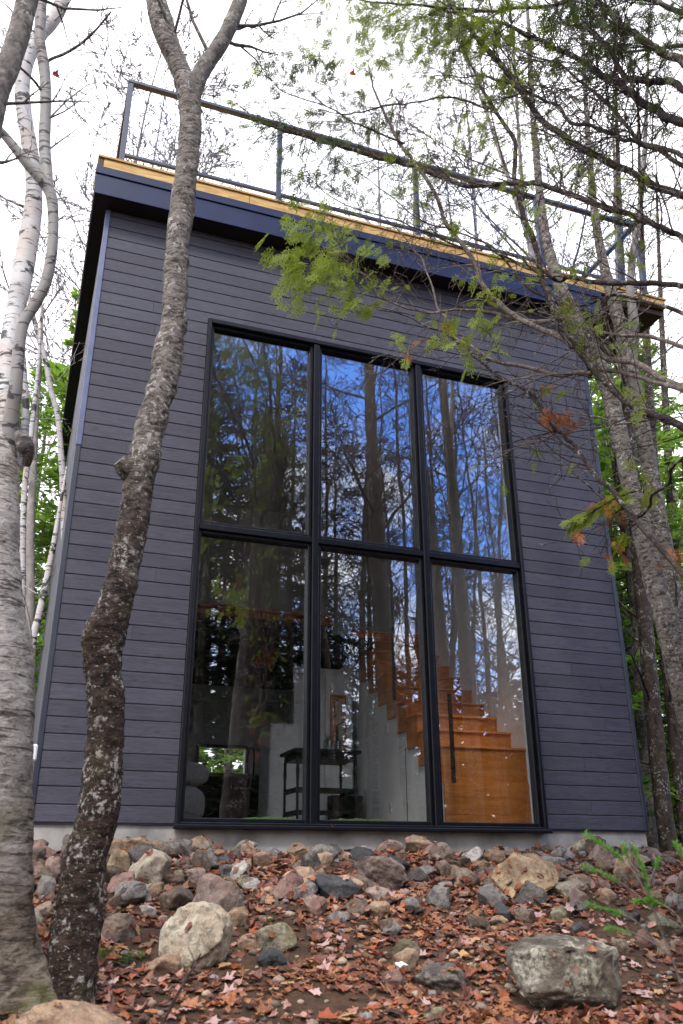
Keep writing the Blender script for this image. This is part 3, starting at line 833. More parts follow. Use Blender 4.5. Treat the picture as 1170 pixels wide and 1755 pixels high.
def side_dir(t, ang, rng, flat=0):
    t = nrm(t); a = nrm(np.cross(t, rng.normal(0, 1, 3)))
    if flat: a = nrm(a*np.array([1, 1, 1-flat]))
    return nrm(t*math.cos(ang)+a*math.sin(ang))

def grow(mb, p, d, L, r, depth, rng, spec, tips=None):
    n = max(3, int(3+L*spec.get('nseg', 1.2)))
    P, dd = wander(p, d, L, n, spec['wob'], spec['up'], rng)
    rr = r*(1-.78*np.linspace(0, 1, len(P))); rr = np.maximum(rr, spec['rmin'])
    mb.tube(P, rr, 6 if depth >= 3 else (4 if depth == 2 else 3), (rng.random(),)*3, cap=False)
    if tips is not None and depth <= 1: tips.append((P[-1], dd)); 
    if depth <= 0: return
    k = spec['kids'][depth]
    for i in range(k):
        t = (.22+.78*(i+rng.random())/k); f = t*(len(P)-1); a = min(int(f), len(P)-2)
        q = P[a]+(P[a+1]-P[a])*(f-a)
        grow(mb, q, side_dir(P[a+1]-P[a], rng.uniform(.45, 1.0), rng), L*spec['ratio']*rng.uniform(.6, 1.15)*(1.15-.6*t), max(rr[a]*.55, spec['rmin']), depth-1, rng, spec, tips)

def bare_tree(base, top, r, seed, label, group, name='bare_tree', bark=None, limb0=.35, nl=13, kids=(0, 4, 5, 6), lean=0, cat='tree', ll=.32, wob=.035, twr=.006, tbark=None, lr=.42, bw_=.10, bup=.035):
    rng = np.random.default_rng(seed)
    base = np.array(base, float); H = top-base[2]
    t = thing(name, label, cat, tuple(base), group)
    n = 14
    P, _ = wander(base-np.array([0, 0, .3]), (lean*rng.normal(0, 1), lean*rng.normal(0, 1), 1), H+.3, n, wob, .02, rng)
    rr = r*(1-.88*np.linspace(0, 1, n+1)**1.1); rr[0] *= 1.25
    tm = MB(); tm.tube(crom(np.c_[P, rr], 40)[:, :3], crom(np.c_[P, rr], 40)[:, 3], 12, cap=False, disp=bark_disp(.06, 6, 3, seed))
    tm.build('trunk', bark or B_PALE, t)
    bmh = MB(); spec = dict(wob=bw_, up=bup, rmin=twr, kids=kids, ratio=.5)
    for i in range(nl):
        s = limb0+(1-limb0)*((i+rng.random())/nl); f = s*n; a = min(int(f), n-1)
        q = P[a]+(P[a+1]-P[a])*(f-a)
        az = i*2.4+rng.normal(0, .4); el = rng.uniform(.35, .95)
        d = np.array([math.cos(az)*math.cos(el), math.sin(az)*math.cos(el), math.sin(el)])
        grow(bmh, q, d, H*ll*(1.15-s*.75)*rng.uniform(.7, 1.2), rr[a]*lr, 3, rng, spec)
    bmh.build('branches', tbark or bark or B_PALE, t)
    return t

def conifer_mesh(base, H, zb, Rm, nb, nbl, seed, droop=.25, bl=.22, bw=.03, trunk_r=.12, lean=(0, 0)):
    rng = np.random.default_rng(seed); base = np.array(base, float)
    tm, fm = MB(), MB()
    ax = np.array([lean[0], lean[1], 1.0])
    tz = np.linspace(-.3, H, 16); P = base+ax*tz[:, None]+np.c_[.03*H/10*vnoise(np.c_[tz*.5, tz*0+seed, tz*0]), .03*H/10*vnoise(np.c_[tz*.5, tz*0+seed+7.7, tz*0]), tz*0]
    tm.tube(P, np.maximum(trunk_r*(1-tz/H)**.9+.004, .006), 10, cap=False, disp=bark_disp(.07, 7, 3, seed))
    t = (np.arange(nb)+rng.random(nb))/nb; z = zb+(H-zb)*t**.95
    L = Rm*((1-t)**.7*(.55+.45*rng.random(nb)))+.12; az = np.arange(nb)*2.399+rng.normal(0, .35, nb)
    slope = .35*t-droop*(1-t)+rng.normal(0, .08, nb)
    dirx = np.stack([np.cos(az), np.sin(az), slope], -1)
    b0 = base+ax*z[:, None]
    for i in range(nb):
        s = np.linspace(0, 1, 4)[:, None]
        Q = b0[i]+dirx[i]*L[i]*s+np.array([0, 0, -.12*L[i]])*s**2
        tm.tube(Q, np.linspace(max(.004, trunk_r*.16*(1-t[i])+.004), .003, 4), 3, cap=False)
    w = L/L.sum(); k = rng.choice(nb, nbl, p=w); s = np.sqrt(rng.uniform(.03, 1, nbl))
    d = dirx[k]; side = np.stack([-np.sin(az[k]), np.cos(az[k]), np.zeros(nbl)], -1)
    lat = rng.normal(0, .20, nbl)*L[k]*(1.15-s)
    pos = b0[k]+d*(L[k]*s)[:, None]+side*lat[:, None]; pos[:, 2] -= .12*L[k]*s**2+.25*np.abs(lat)*droop*2+rng.uniform(-.02, .05, nbl)
    ang = np.sign(lat+1e-9)*rng.uniform(.1, 1.1, nbl)
    bd = d*np.cos(ang)[:, None]+side*np.sin(ang)[:, None]; bd[:, 2] += rng.normal(-.12, .22, nbl); bd /= np.linalg.norm(bd, axis=1)[:, None]
    sd_ = np.cross(bd, np.array([0, 0, 1.])+rng.normal(0, .45, (nbl, 3))); sd_ /= np.linalg.norm(sd_, axis=1)[:, None]
    ll = bl*rng.uniform(.5, 1.2, nbl)*(1+.3*(1-t[k])); ww = bw*rng.uniform(.7, 1.3, nbl)
    V = np.stack([pos, pos+bd*(ll*.5)[:, None]+sd_*ww[:, None], pos+bd*ll[:, None], pos+bd*(ll*.45)[:, None]-sd_*ww[:, None]], 1).reshape(-1, 3)
    tone = np.clip(.45*rng.random(nbl)+.35*(s-.3)+.25*(vnoise(pos*1.6, seed)+.3), 0, 1)
    fm.add(V, np.arange(nbl*4).reshape(-1, 4), np.repeat(np.stack([tone]*3, -1), 4, 0), 0, False)
    return tm, fm
def conifer(base, H, zb, Rm, nb, nbl, seed, label, group, leaf=None, name='conifer_tree', bark=None, **k):
    t = thing(name, label, 'tree', tuple(base), group)
    tm, fm = conifer_mesh(base, H, zb, Rm, nb, nbl, seed, **k)
    tm.build('trunk', bark or B_DARK, t); fm.build('crown', leaf or L_CON, t)
    return t

# ---------------- the leaning maple on the left
_, DL = ground_hit(118, 1722)
lean_pts = [(112, 1790, 128), (118, 1722, 96), (124, 1650, 86), (136, 1560, 80), (146, 1470, 74), (166, 1400, 68), (178, 1300, 65), (181, 1210, 64), (178, 1150, 62), (177, 1100, 68), (192, 1050, 58), (206, 1000, 52), (227, 900, 53),
            (238, 828, 55), (254, 750, 50), (266, 700, 47), (282, 650, 50), (288, 600, 51), (297, 560, 42), (300, 500, 41), (304, 420, 39), (313, 350, 41), (319, 300, 37), (324, 250, 37), (326, 200, 37), (323, 158, 40), (312, 128, 34), (300, 102, 31), (286, 75, 30), (272, 40, 29), (264, 0, 28), (258, -60, 26), (250, -130, 24), (235, -260, 18), (215, -420, 11), (190, -640, 4)]
leaning = thing('leaning_maple', 'leaning rough barked maple forking high up in front of the cabin', 'tree', tuple(at_d(118, 1722, DL)))
P, rr = hand_path(lean_pts, 560, DL+.0)
mb = MB(); mb.tube(P, rr, 56, disp=bark_disp(.10, 9, 13, 3, .13))
# cut stub at the bulge
a = at_d(232, 815, DL); b = at_d(203, 790, DL-.05); b2 = at_d(196, 786, DL-.06)
mb.tube(crom(np.array([a, (a+b)/2+np.array([0, 0, -.01]), b]), 10), np.linspace(.075, .038, 10), 16, disp=bark_disp(.1, 12, 12, 4))
mb.build('trunk', B_LEAN, leaning)
for nm, pts, w in (('limb', [(325, 170, 18), (325, 140, 17), (314, 108, 15), (300, 75, 15), (287, 30, 15), (276, -10, 14), (270, -70, 13), (274, -180, 9), (290, -330, 4)], 0),
                   ('limb', [(323, 205, 26), (328, 168, 31), (336, 142, 31), (346, 122, 29), (362, 98, 27), (386, 60, 26), (402, 25, 25), (414, -10, 24), (428, -80, 22), (450, -200, 17), (480, -380, 9), (500, -560, 4)], 0)):
    Q, q = hand_path(pts, 90, DL+.02)
    m2 = MB(); m2.tube(Q, q, 24, disp=bark_disp(.06, 10, 12, 8)); 
    rg = np.random.default_rng(len(pts)); sp = dict(wob=.12, up=.02, rmin=.0022, kids=(0, 4, 4, 4), ratio=.5)
    for i in range(5):
        k = rg.integers(30, 88); grow(m2, Q[k], side_dir(Q[k+1]-Q[k], .8, rg), rg.uniform(.5, 1.4), q[k]*.35, 2, rg, sp)
    m2.build(nm, B_GREY, leaning)

# ---------------- birch clump, far left
birch = thing('birch_clump', 'multi stemmed white birch with a thick tan base at the left edge', 'tree', tuple(at_d(40, 1728, DL+.0)))
def stem(parent, name, pts, n, D, m, seg=24, disp=.05, seed=1, twigs=0, knob=0, tl=(.3, .9)):
    Q, q = hand_path(pts, n, D); k_ = MB(); k_.tube(Q, q, seg, disp=bark_disp(disp, 8, 8, seed, knob))
    rg = np.random.default_rng(seed); sp = dict(wob=.12, up=.015, rmin=.0018, kids=(0, 4, 3, 4), ratio=.5)
    for i in range(twigs):
        a = rg.integers(int(n*.15), n-2); grow(k_, Q[a], side_dir(Q[a+1]-Q[a], rg.uniform(.6, 1.1), rg), rg.uniform(*tl), max(q[a]*.22, .004), 2, rg, sp)
    return k_.build(name, m, parent)
stem(birch, 'trunk', [(52, 1800, 190), (42, 1720, 140), (20, 1650, 104), (8, 1560, 98), (2, 1450, 100), (-1, 1330, 104), (0, 1200, 112), (1, 1120, 104), (-10, 1040, 96), (-15, 940, 92), (-14, 850, 88), (-8, 800, 78), (0, 760, 62), (10, 715, 42), (14, 670, 20)], 280, DL+.02, B_TAN, 48, .055, 11, 0, .08)
stem(birch, 'trunk', [(-14, 820, 60, DL), (2, 740, 50, DL+.1), (8, 670, 34, DL+.2), (14, 600, 30, DL+.3), (24, 540, 31, DL+.4), (38, 470, 35, DL+.5), (52, 390, 32, DL+.6), (58, 330, 28, DL+.6), (52, 260, 26, DL+.6), (42, 200, 26, DL+.6), (38, 150, 25, DL+.6), (46, 105, 24, DL+.6), (66, 62, 24, DL+.6), (86, 40, 23, DL+.6), (104, 8, 23, DL+.6), (116, -50, 20, DL+.6), (128, -140, 18, DL+.6), (140, -300, 11, DL+.6), (150, -480, 4, DL+.6)], 240, DL, B_BIRCH, 28, .03, 12, 5)
stem(birch, 'trunk', [(-4, 900, 40, DL+.03), (2, 840, 44, DL+.02), (8, 790, 40, DL-.01), (17, 730, 28, DL-.05), (27, 660, 22, DL-.1), (32, 600, 20), (40, 555, 19), (60, 520, 20), (78, 484, 19), (89, 428, 18), (91, 375, 18), (86, 332, 19), (66, 302, 20), (46, 280, 18), (24, 252, 16), (0, 224, 14), (-30, 196, 12), (-70, 160, 8), (-110, 120, 3)], 200, DL-.1, B_BIRCHG, 22, .04, 13, 4)
stem(birch, 'limb', [(86, 338, 14, DL-.1), (80, 300, 20, DL-.05), (76, 240, 20, DL), (78, 180, 19, DL), (76, 120, 19, DL), (68, 70, 19, DL), (70, 20, 18, DL), (76, -40, 17, DL), (86, -140, 13, DL), (96, -300, 5, DL)], 120, DL, B_BIRCHG, 20, .04, 14, 6)
stem(birch, 'trunk', [(30, 800, 20), (40, 757, 15), (44, 700, 12), (40, 640, 12), (36, 590, 10), (30, 540, 6)], 60, DL+.15, B_BIRCH, 16, .04, 15, 0)
stem(birch, 'limb', [(80, 106, 5, DL), (90, 100, 5), (110, 92, 5), (138, 75, 4.5), (165, 50, 4), (190, 20, 3)], 40, DL, B_DARK, 6, .05, 16, 8, 0, (.1, .3))
stem(birch, 'limb', [(74, 160, 5, DL), (55, 135, 5), (28, 110, 5), (0, 80, 4)], 30, DL-.05, B_DARK, 6, .05, 17, 2, 0, (.1, .3))
stem(birch, 'burl', [(30, 742, 14, DL-.12), (40, 757, 30, DL-.14), (46, 775, 26, DL-.13), (44, 800, 14, DL-.1)], 30, DL-.13, B_LEAN, 18, .16, 18)
# dark trunk in the top left corner, nearer to the viewer
_b = at_d(-190, 1700, 3.3); _b[2] = gz(_b[0], _b[1])
nt_ = thing('maple_tree', 'dark grey maple trunk slanting through the top left corner', 'tree', tuple(_b))
stem(nt_, 'trunk', [(-190, 1830, 120), (-170, 1650, 95), (-150, 1300, 84), (-120, 900, 74), (-80, 560, 64), (-40, 330, 50), (-14, 190, 40), (8, 128, 38), (28, 72, 37), (44, 10, 36), (58, -60, 34), (80, -200, 28), (104, -420, 14), (120, -620, 4)], 260, 3.3, B_GREY, 30, .05, 21, 8, 0, (.3, .9))
# thin birches beside the far corner of the cabin
def thin_tree(label, pts, D, m, seed, twigs=4, name='young_birch', n=70):
    base = at_d(pts[0][0], pts[0][1], D)
    t = thing(name, label, 'tree', tuple(base)); stem(t, 'trunk', pts, n, D, m, 14, .05, seed, twigs); return t
thin_tree('slender white birch bending beside the black eave', [(118, 1480, 14), (114, 1200, 13), (110, 900, 12), (104, 770, 10), (98, 710, 9), (86, 665, 9), (80, 628, 9), (70, 590, 9), (58, 548, 8), (48, 500, 7), (40, 440, 5), (30, 380, 2)], 8.6, B_BIRCH, 31)
thin_tree('white birch stem leaning behind the tan base of the birch clump', [(30, 1500, 16), (44, 1230, 15), (56, 1100, 13), (66, 1056, 12), (76, 1010, 11), (92, 930, 9), (104, 860, 6), (114, 800, 3)], 7.6, B_BIRCH, 32, 3)
thin_tree('bluish white young birch just right of the thick tan trunk', [(34, 1480, 12), (36, 1200, 11), (38, 1000, 11), (40, 880, 10), (43, 826, 10), (50, 770, 9), (58, 700, 8), (66, 620, 6), (70, 540, 4), (72, 470, 2)], 8.0, B_BIRCH, 33, 6)
thin_tree('grey mossy young trunk between the birch clump and the eave', [(40, 1480, 20), (46, 1200, 17), (50, 1080, 16), (52, 990, 15), (52, 900, 14), (58, 780, 12), (62, 700, 10), (70, 600, 6), (74, 520, 2)], 9.0, B_PALE, 34, 6, 'young_maple')

# ---------------- forest seen left of and above the cabin
GL = 'green trees behind the left side of the cabin'
for i, (u, D, H, zb, Rm, lab) in enumerate(((60, 13.0, 9.6, .3, 2.4, 'bright green bushy conifer behind the slender bending birch'), (128, 17, 11.0, .3, 2.8, 'green conifer half hidden by the black eave'), (-30, 14, 8.2, .3, 2.5, 'green conifer at the left edge behind the birch clump'), (20, 19, 7.2, .3, 2.6, 'shorter dull green conifer far behind the birch clump'))):
    b = at_d(u, 1470, D); b[2] = gz(b[0], b[1])
    conifer(b, H, zb, Rm, 110, 14000, 40+i, lab, GL, L_GREEN if i < 3 else L_CON, 'green_conifer', B_PALE, bl=.17, bw=.026)
GB = 'bare trees standing behind the cabin'
for i, (u, D, H, r, lab) in enumerate(((10, 15, 18, .09, 'fine bare tree at the far left behind the birch clump'), (48, 19, 24, .10, 'tall bare tree behind the white birch stems'), (140, 17, 21.5, .09, 'bare twiggy tree left of the roof railing'), (186, 22, 27, .10, 'bare tree rising behind the left railing corner'),
                                        (255, 20, 23, .09, 'bare tree behind the railing left of the leaning maple'), (372, 22, 20.5, .09, 'bare tree behind the railing right of the leaning maple'), (440, 26, 21, .09, 'faint far bare tree above the middle of the deck'))):
    b = at_d(u, 1470, D); b[2] = gz(b[0], b[1])
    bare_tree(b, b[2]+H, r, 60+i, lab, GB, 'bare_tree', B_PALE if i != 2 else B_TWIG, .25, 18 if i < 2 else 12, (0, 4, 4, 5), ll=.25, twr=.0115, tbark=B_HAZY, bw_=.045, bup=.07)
for i, (u, D, H, r, lab) in enumerate(((650, 19, 20, .12, 'pale bare trunk above the roof in the middle'), (905, 17, 21, .11, 'pale straight trunk above the right end of the deck'), (985, 14, 19, .085, 'pale trunk behind the right railing post'), (840, 21, 22, .12, 'far pale trunk left of the right deck end'), (1150, 15, 20, .12, 'grey bare tree at the right edge beyond the deck'), (745, 24, 22, .1, 'faint bare tree above the roof right of the middle'))):
    b = at_d(u, 1470, D); b[2] = gz(b[0], b[1])
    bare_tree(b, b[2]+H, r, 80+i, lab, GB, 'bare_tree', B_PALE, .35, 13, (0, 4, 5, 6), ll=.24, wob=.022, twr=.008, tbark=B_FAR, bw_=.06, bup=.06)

# ---------------- right side: twin maple and dark forest
_, DR = 0, 7.3
tb = at_d(1235, 1440, DR); tb[2] = gz(tb[0], tb[1])
twin = thing('twin_maple', 'grey twin stemmed maple leaning across the right corner of the cabin', 'tree', tuple(tb))
stem(twin, 'trunk', [(1262, 1520, 55.0), (1235, 1420, 49.9), (1200, 1300, 44.7), (1172, 1190, 41.3), (1146, 1080, 39.6), (1120, 990, 36.1), (1098, 900, 32.7), (1078, 820, 30.1), (1060, 740, 28.4), (1040, 660, 27.5), (1014, 600, 26.7), (988, 552, 25.8), (968, 510, 23.2), (952, 470, 20.6), (938, 420, 17.2), (928, 360, 14.6), (920, 280, 12.0), (912, 180, 9.5), (906, 60, 6.9), (900, -60, 3.4)], 260, DR, B_TWIN, 28, .06, 91, 9, 0, (.4, 1.2))
stem(twin, 'trunk', [(1238, 1430, 34.4), (1200, 1260, 34.4), (1170, 1100, 32.7), (1150, 1000, 31.0), (1130, 900, 29.2), (1112, 800, 28.4), (1098, 720, 26.7), (1082, 640, 24.9), (1068, 580, 23.2), (1052, 520, 21.5), (1036, 460, 17.2), (1024, 400, 14.6), (1015, 330, 12.0), (1008, 240, 9.5), (1000, 100, 6.0), (996, -40, 2.6)], 240, DR+.25, B_TWIN, 26, .06, 92, 9, 0, (.4, 1.2))
stem(twin, 'limb', [(1080, 640, 20, DR+.2), (1086, 560, 17), (1080, 500, 14), (1084, 440, 12), (1096, 360, 10), (1104, 260, 8), (1110, 120, 5), (1112, 20, 3)], 100, DR+.2, B_PALE, 16, .04, 93, 5)
GR = 'dark forest trunks right of the cabin'
for i, (pts, D, lab, m) in enumerate((([(1150, 1470, 34), (1136, 1380, 30), (1122, 1250, 28), (1108, 1100, 26), (1096, 980, 24), (1086, 860, 22), (1076, 700, 18), (1066, 500, 13), (1058, 250, 7), (1052, 50, 3)], 10.5, 'thickest dark trunk beside the right wall of the cabin', B_DARK),
                                      ([(1120, 1468, 22), (1108, 1350, 20), (1098, 1200, 19), (1088, 1050, 18), (1080, 900, 16), (1068, 700, 13), (1058, 450, 8), (1050, 200, 3)], 12.5, 'grey mid forest trunk left of the thickest dark one', B_GREY),
                                      ([(1182, 1465, 26), (1166, 1350, 24), (1150, 1200, 22), (1138, 1060, 21), (1128, 920, 19), (1114, 700, 15), (1100, 420, 9), (1092, 150, 3)], 11.5, 'reddish dark trunk near the right edge', B_DARK),
                                      ([(1112, 1465, 14), (1100, 1300, 13), (1090, 1150, 12), (1082, 1000, 11), (1072, 800, 9), (1060, 550, 6), (1052, 330, 2)], 15, 'thin far trunk close to the corner of the right wall', B_DARK),
                                      ([(1200, 1465, 22), (1184, 1280, 20), (1170, 1120, 18), (1158, 980, 17), (1146, 800, 14), (1134, 560, 9), (1124, 300, 3)], 14, 'dark trunk partly outside the right edge', B_DARK),
                                      ([(1140, 1465, 10), (1130, 1300, 10), (1122, 1150, 9), (1114, 1000, 8), (1104, 800, 6), (1092, 560, 3)], 17, 'slim grey trunk deep in the forest on the right', B_PALE))):
    b = at_d(pts[0][0], pts[0][1], D)
    t = thing('forest_trunk', lab, 'tree', tuple(b), GR); stem(t, 'trunk', pts, 120, D, m, 16, .07, 100+i, 16, 0, (.3, 1.1))
GG = 'green conifers right of the cabin'
for i, (u, D, H, zb, Rm, leaf, lab) in enumerate(((1120, 17, 9.5, .4, 2.6, L_GREEN, 'dense green conifer filling the gap right of the cabin wall'), (1190, 14.5, 8.5, .3, 2.6, L_GREEN, 'green conifer at the right edge behind the trunks'), (1090, 21, 12.5, 1, 3, L_GREEN, 'brighter green conifer showing beside the right eave'), (1160, 22, 14, 1, 3.2, L_GREEN, 'tall bright green conifer at the right edge'), (1225, 18, 11.5, .5, 3, L_GREEN, 'bright green conifer beyond the right edge'), (1075, 15.5, 11.5, .8, 2.2, L_GREEN, 'narrow green conifer close behind the right wall corner'), (1150, 13, 9.5, .5, 2.3, L_GREEN, 'green conifer between the forest trunks at the right'))):
    b = at_d(u, 1470, D); b[2] = gz(b[0], b[1])
    conifer(b, H, zb, Rm, 110, 12500, 120+i, lab, GG, leaf, 'green_conifer', bl=.17, bw=.026)
# trees straight behind the cabin, seen through its kitchen window
for i, (x, y, lab) in enumerate(((4.4, 12.5, 'green conifer seen through the kitchen window'), (7.2, 15, 'green conifer straight behind the cabin'))):
    conifer((x, y, gz(x, y)), 5.5, .2, 2.4, 70, 3500, 140+i, lab, 'green conifers behind the cabin', L_GREEN, 'green_conifer', bl=.26, bw=.06)

# ---------------- trees behind the viewer: the window mirrors them
def mirror_xy(u, v, Y):
    p = at_y(u, v, .055); s = (p[0]-CAM_POS[0])/(p[1]-CAM_POS[1])
    return p[0]+s*(p[1]-Y), Y
GM = 'trees behind the viewer mirrored in the window'
for i, (u, Y, r, H, kind) in enumerate(((655, -4.6, .19, 15, 'p'), (785, -6.2, .17, 15, 'p'), (858, -7.6, .085, 12, 'b'), (600, -9, .10, 14, 'b'), (705, -10.5, .10, 14, 'b'), (735, -13, .13, 16, 'b'), (820, -12, .11, 15, 'b'), (895, -14, .12, 15, 'b'), (560, -12.5, .11, 15, 'b'),
                                         (384, -8.5, .12, 15, 'p'), (464, -9.5, .14, 16, 'p'), (506, -12, .11, 15, 'b'), (425, -14, .12, 15, 'b'), (680, -17, .12, 16, 'b'), (770, -18, .12, 16, 'b'), (850, -19, .12, 16, 'b'), (630, -19, .12, 16, 'b'), (930, -10, .10, 14, 'b'), (570, -8, .07, 12, 'b'), (618, -11, .09, 15, 'p'), (690, -8.5, .075, 14, 'p'), (725, -9.2, .06, 12, 'b'), (752, -11, .10, 16, 'p'), (812, -9.5, .08, 14, 'p'), (838, -15, .12, 16, 'p'), (880, -11.5, .09, 15, 'p'), (645, -14, .11, 16, 'p'), (540, -10, .09, 15, 'p'))):
    x, y = mirror_xy(u, 800, Y)
    lab = {'p': 'tall straight pine trunk showing as a dark mirrored column in the window', 'b': 'leafless tree showing as a thin mirrored silhouette in the window'}[kind]
    if kind == 'b': bare_tree((x, y, gz(x, y)), gz(x, y)+H, r, 200+i, lab, GM+' (leafless)', 'bare_tree', B_DARK, .22, 18, (0, 4, 4, 6), ll=.27, wob=.02, lr=.33)
    else:
        t = bare_tree((x, y, gz(x, y)), gz(x, y)+H, r, 200+i, lab, GM+' (pines)', 'pine_tree', B_DARK, .38, 15, (0, 4, 4, 5), ll=.24, wob=.012, lr=.2)
for i, (u, Y, H, zb, Rm, nbl) in enumerate(((440, -10.5, 11.5, 1.2, 2.4, 9000), (352, -9.0, 12, 1.0, 2.2, 8000), (520, -15, 11, 1, 2.4, 7000), (390, -15, 13, .8, 2.8, 7000), (580, -18, 10, .6, 2.5, 6000), (690, -22, 9, .5, 2.8, 5000), (800, -23, 9, .5, 3, 5000), (900, -24, 10, .5, 3, 5000), (330, -12, 13, .6, 2.6, 9000), (360, -7.4, 9.5, .5, 1.7, 8000), (500, -9.5, 12.5, 2.0, 1.8, 7000), (575, -11, 12, 4.5, 1.8, 5000), (760, -15, 12, 3.0, 2.0, 4500), (330, -8.5, 12.5, 3, 2, 7000), (480, -11.5, 10, .5, 2.2, 8000), (410, -8.2, 9, .4, 1.9, 8000), (545, -13, 9, .5, 2, 6000))):
    x, y = mirror_xy(u, 900, Y)
    conifer((x, y, gz(x, y)), H, zb, Rm, 100, nbl, 240+i, 'dark hemlock behind the viewer mirrored as dense foliage in the window', GM+' (hemlocks)', L_DARK, 'hemlock_tree', bl=.20, bw=.022, droop=.4)

# ---------------- far wood, all round, one mass
def far_wood():
    mb = MB(); rng = np.random.default_rng(5)
    for i in range(130):
        a = rng.uniform(0, 2*np.pi); d = rng.uniform(27, 48)
        x, y = math.sin(a)*d, math.cos(a)*d
        if y < -2: continue
        H = rng.uniform(4.5, 9)*(d/34)
        _, f = conifer_mesh((x, y, gz(x, y)), H, .2, rng.uniform(2, 3.4), 40, 900, 300+i, bl=.6, bw=.13)
        for v, ff, c in zip(f.v, f.f, f.c): mb.add(v, ff, c, 0, False)
    o = mb.build('far_wood', L_CON); tag(o, 'far mass of evergreen wood all round the clearing', 'wood', None, 'stuff')
far_wood()
def rear_wood():
    mb = MB(); rng = np.random.default_rng(6)
    for i in range(140):
        a = R(rng.uniform(95, 205)); d = rng.uniform(17, 30)
        x, y = 2+math.sin(a)*d, math.cos(a)*d
        _, f = conifer_mesh((x, y, gz(x, y)), rng.uniform(.19, .27)*(d+8), .1, rng.uniform(1.6, 2.8), 40, 2100, 500+i, bl=.44, bw=.10)
        for v, ff, c in zip(f.v, f.f, f.c): mb.add(v, ff, c, 0, False)
    tag(mb.build('rear_wood', L_DARK), 'dark mass of young evergreens behind the viewer, mirrored low in the window', 'wood', None, 'stuff')
rear_wood()

# ================================================================== CEDARS over the right side
def spray_template(rng, n=9):
    """flat fern-like cedar spray along +x, unit length"""
    Q = []; T = []
    def blade(p, d, l, w, t):
        s = np.array([-d[1], d[0], 0]); Q.append([p, p+d*l*.55+s*w, p+d*l, p+d*l*.5-s*w]); T.append(t)
    blade(np.array([0, 0, 0.]), np.array([1., 0, 0]), 1.0, .022, .3)
    for i in range(n):
        x = .12+.82*i/n; sg = 1 if i % 2 else -1
        L = (.52*(1-.75*x)+.08)*rng.uniform(.75, 1.15); a = sg*rng.uniform(.55, .85)
        d = np.array([math.cos(a), math.sin(a), 0]); p = np.array([x, 0, 0])
        blade(p, d, L, .025, .5)
        m = max(2, int(L*11))
        for j in range(m):
            f = (j+.6)/m; sg2 = 1 if j % 2 else -1; a2 = a+sg2*.6
            d2 = np.array([math.cos(a2), math.sin(a2), 0]); blade(p+d*L*f, d2, L*.34*(1.1-.6*f)+.03, .026, .6+.4*f)
    return np.array(Q).reshape(-1, 3), np.repeat(np.array(T), 4)
TEMPL = [spray_template(np.random.default_rng(900+i), 10+i) for i in range(5)]
def put_spray(mb, p, d, size, rng, hang=.6, tone=.5):
    V, t = TEMPL[rng.integers(0, 5)]
    d = nrm(np.asarray(d)+np.array([0, 0, -hang])); n = nrm(np.cross(d, rng.normal(0, 1, 3))); b = np.cross(n, d)
    x = V[:, 0]; sag = -.18*x**2
    W_ = p+size*(V[:, :1]*d+V[:, 1:2]*b*.9+(sag+.05*vnoise(V*6+rng.random()*50))[:, None]*np.array([0, 0, 1.])+.06*V[:, 1:2]**2*n)
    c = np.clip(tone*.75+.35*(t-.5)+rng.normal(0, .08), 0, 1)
    mb.add(W_, np.arange(len(V)).reshape(-1, 4), np.stack([c]*3, -1), 0, False)

# foliage clusters: (u, v, D, radius m, density 0..1, tone)
CLUST = [(u, v, D, r, dn, tn) for (u, v, D, r, dn, tn) in (
    (465, 95, 5.6, .28, .9, .25), (555, 80, 5.5, .3, .7, .45), (620, 95, 5.4, .25, .9, .7), (645, 30, 5.4, .35, .8, .5), (700, 60, 5.3, .35, .9, .55), (560, 140, 5.4, .25, .6, .4), (760, 30, 5.2, .4, .8, .5), (520, 10, 5.5, .3, .5, .4),
    (855, 45, 5.0, .35, .8, .55), (930, 60, 4.9, .3, .5, .45), (980, 20, 4.8, .3, .6, .4), (1150, 50, 4.4, .3, .7, .3), (1160, 170, 4.4, .25, .5, .3), (1070, 40, 4.6, .3, .5, .35), (770, 150, 5.2, .22, .35, .45), (880, 130, 5.0, .22, .4, .5),
    (640, 200, 5.4, .25, .5, .4), (560, 250, 5.5, .3, .6, .3), (470, 225, 5.7, .2, .8, .4), (500, 300, 5.6, .25, .6, .3), (590, 320, 5.4, .25, .5, .35), (700, 300, 5.3, .25, .5, .5), (830, 230, 5.0, .25, .5, .45),
    (545, 405, 5.3, .28, 1, .95), (520, 450, 5.3, .25, 1, .95), (570, 470, 5.25, .24, 1, .95), (600, 490, 5.2, .2, .9, .9), (640, 470, 5.2, .2, .8, .85), (560, 540, 5.3, .08, .8, .95),
    (700, 590, 5.1, .12, .7, .9), (800, 555, 4.9, .2, .9, .9), (840, 580, 4.9, .16, .7, .85), (900, 350, 4.9, .18, .5, .6), (920, 380, 4.8, .16, .5, .6), (970, 470, 4.7, .22, .4, .6), (1000, 540, 4.7, .18, .4, .55),
    (1000, 420, 4.7, .2, .4, .5), (1080, 330, 4.6, .2, .4, .45), (1100, 400, 4.5, .2, .4, .5), (980, 290, 4.8, .16, .4, .55), (1030, 585, 4.6, .15, .35, .5), (1140, 450, 4.4, .2, .35, .5), (1120, 690, 4.5, .2, .4, .6), (1150, 620, 4.5, .2, .4, .6), (880, 470, 4.9, .2, .5, .8),
    (1130, 830, 4.6, .25, .5, .75))]
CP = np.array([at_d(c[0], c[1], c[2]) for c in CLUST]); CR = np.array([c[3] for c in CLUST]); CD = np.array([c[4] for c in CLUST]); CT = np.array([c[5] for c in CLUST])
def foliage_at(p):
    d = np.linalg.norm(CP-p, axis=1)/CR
    w = CD*np.exp(-d*d*1.2); k = int(np.argmax(w)); return float(w[k]), float(CT[k])

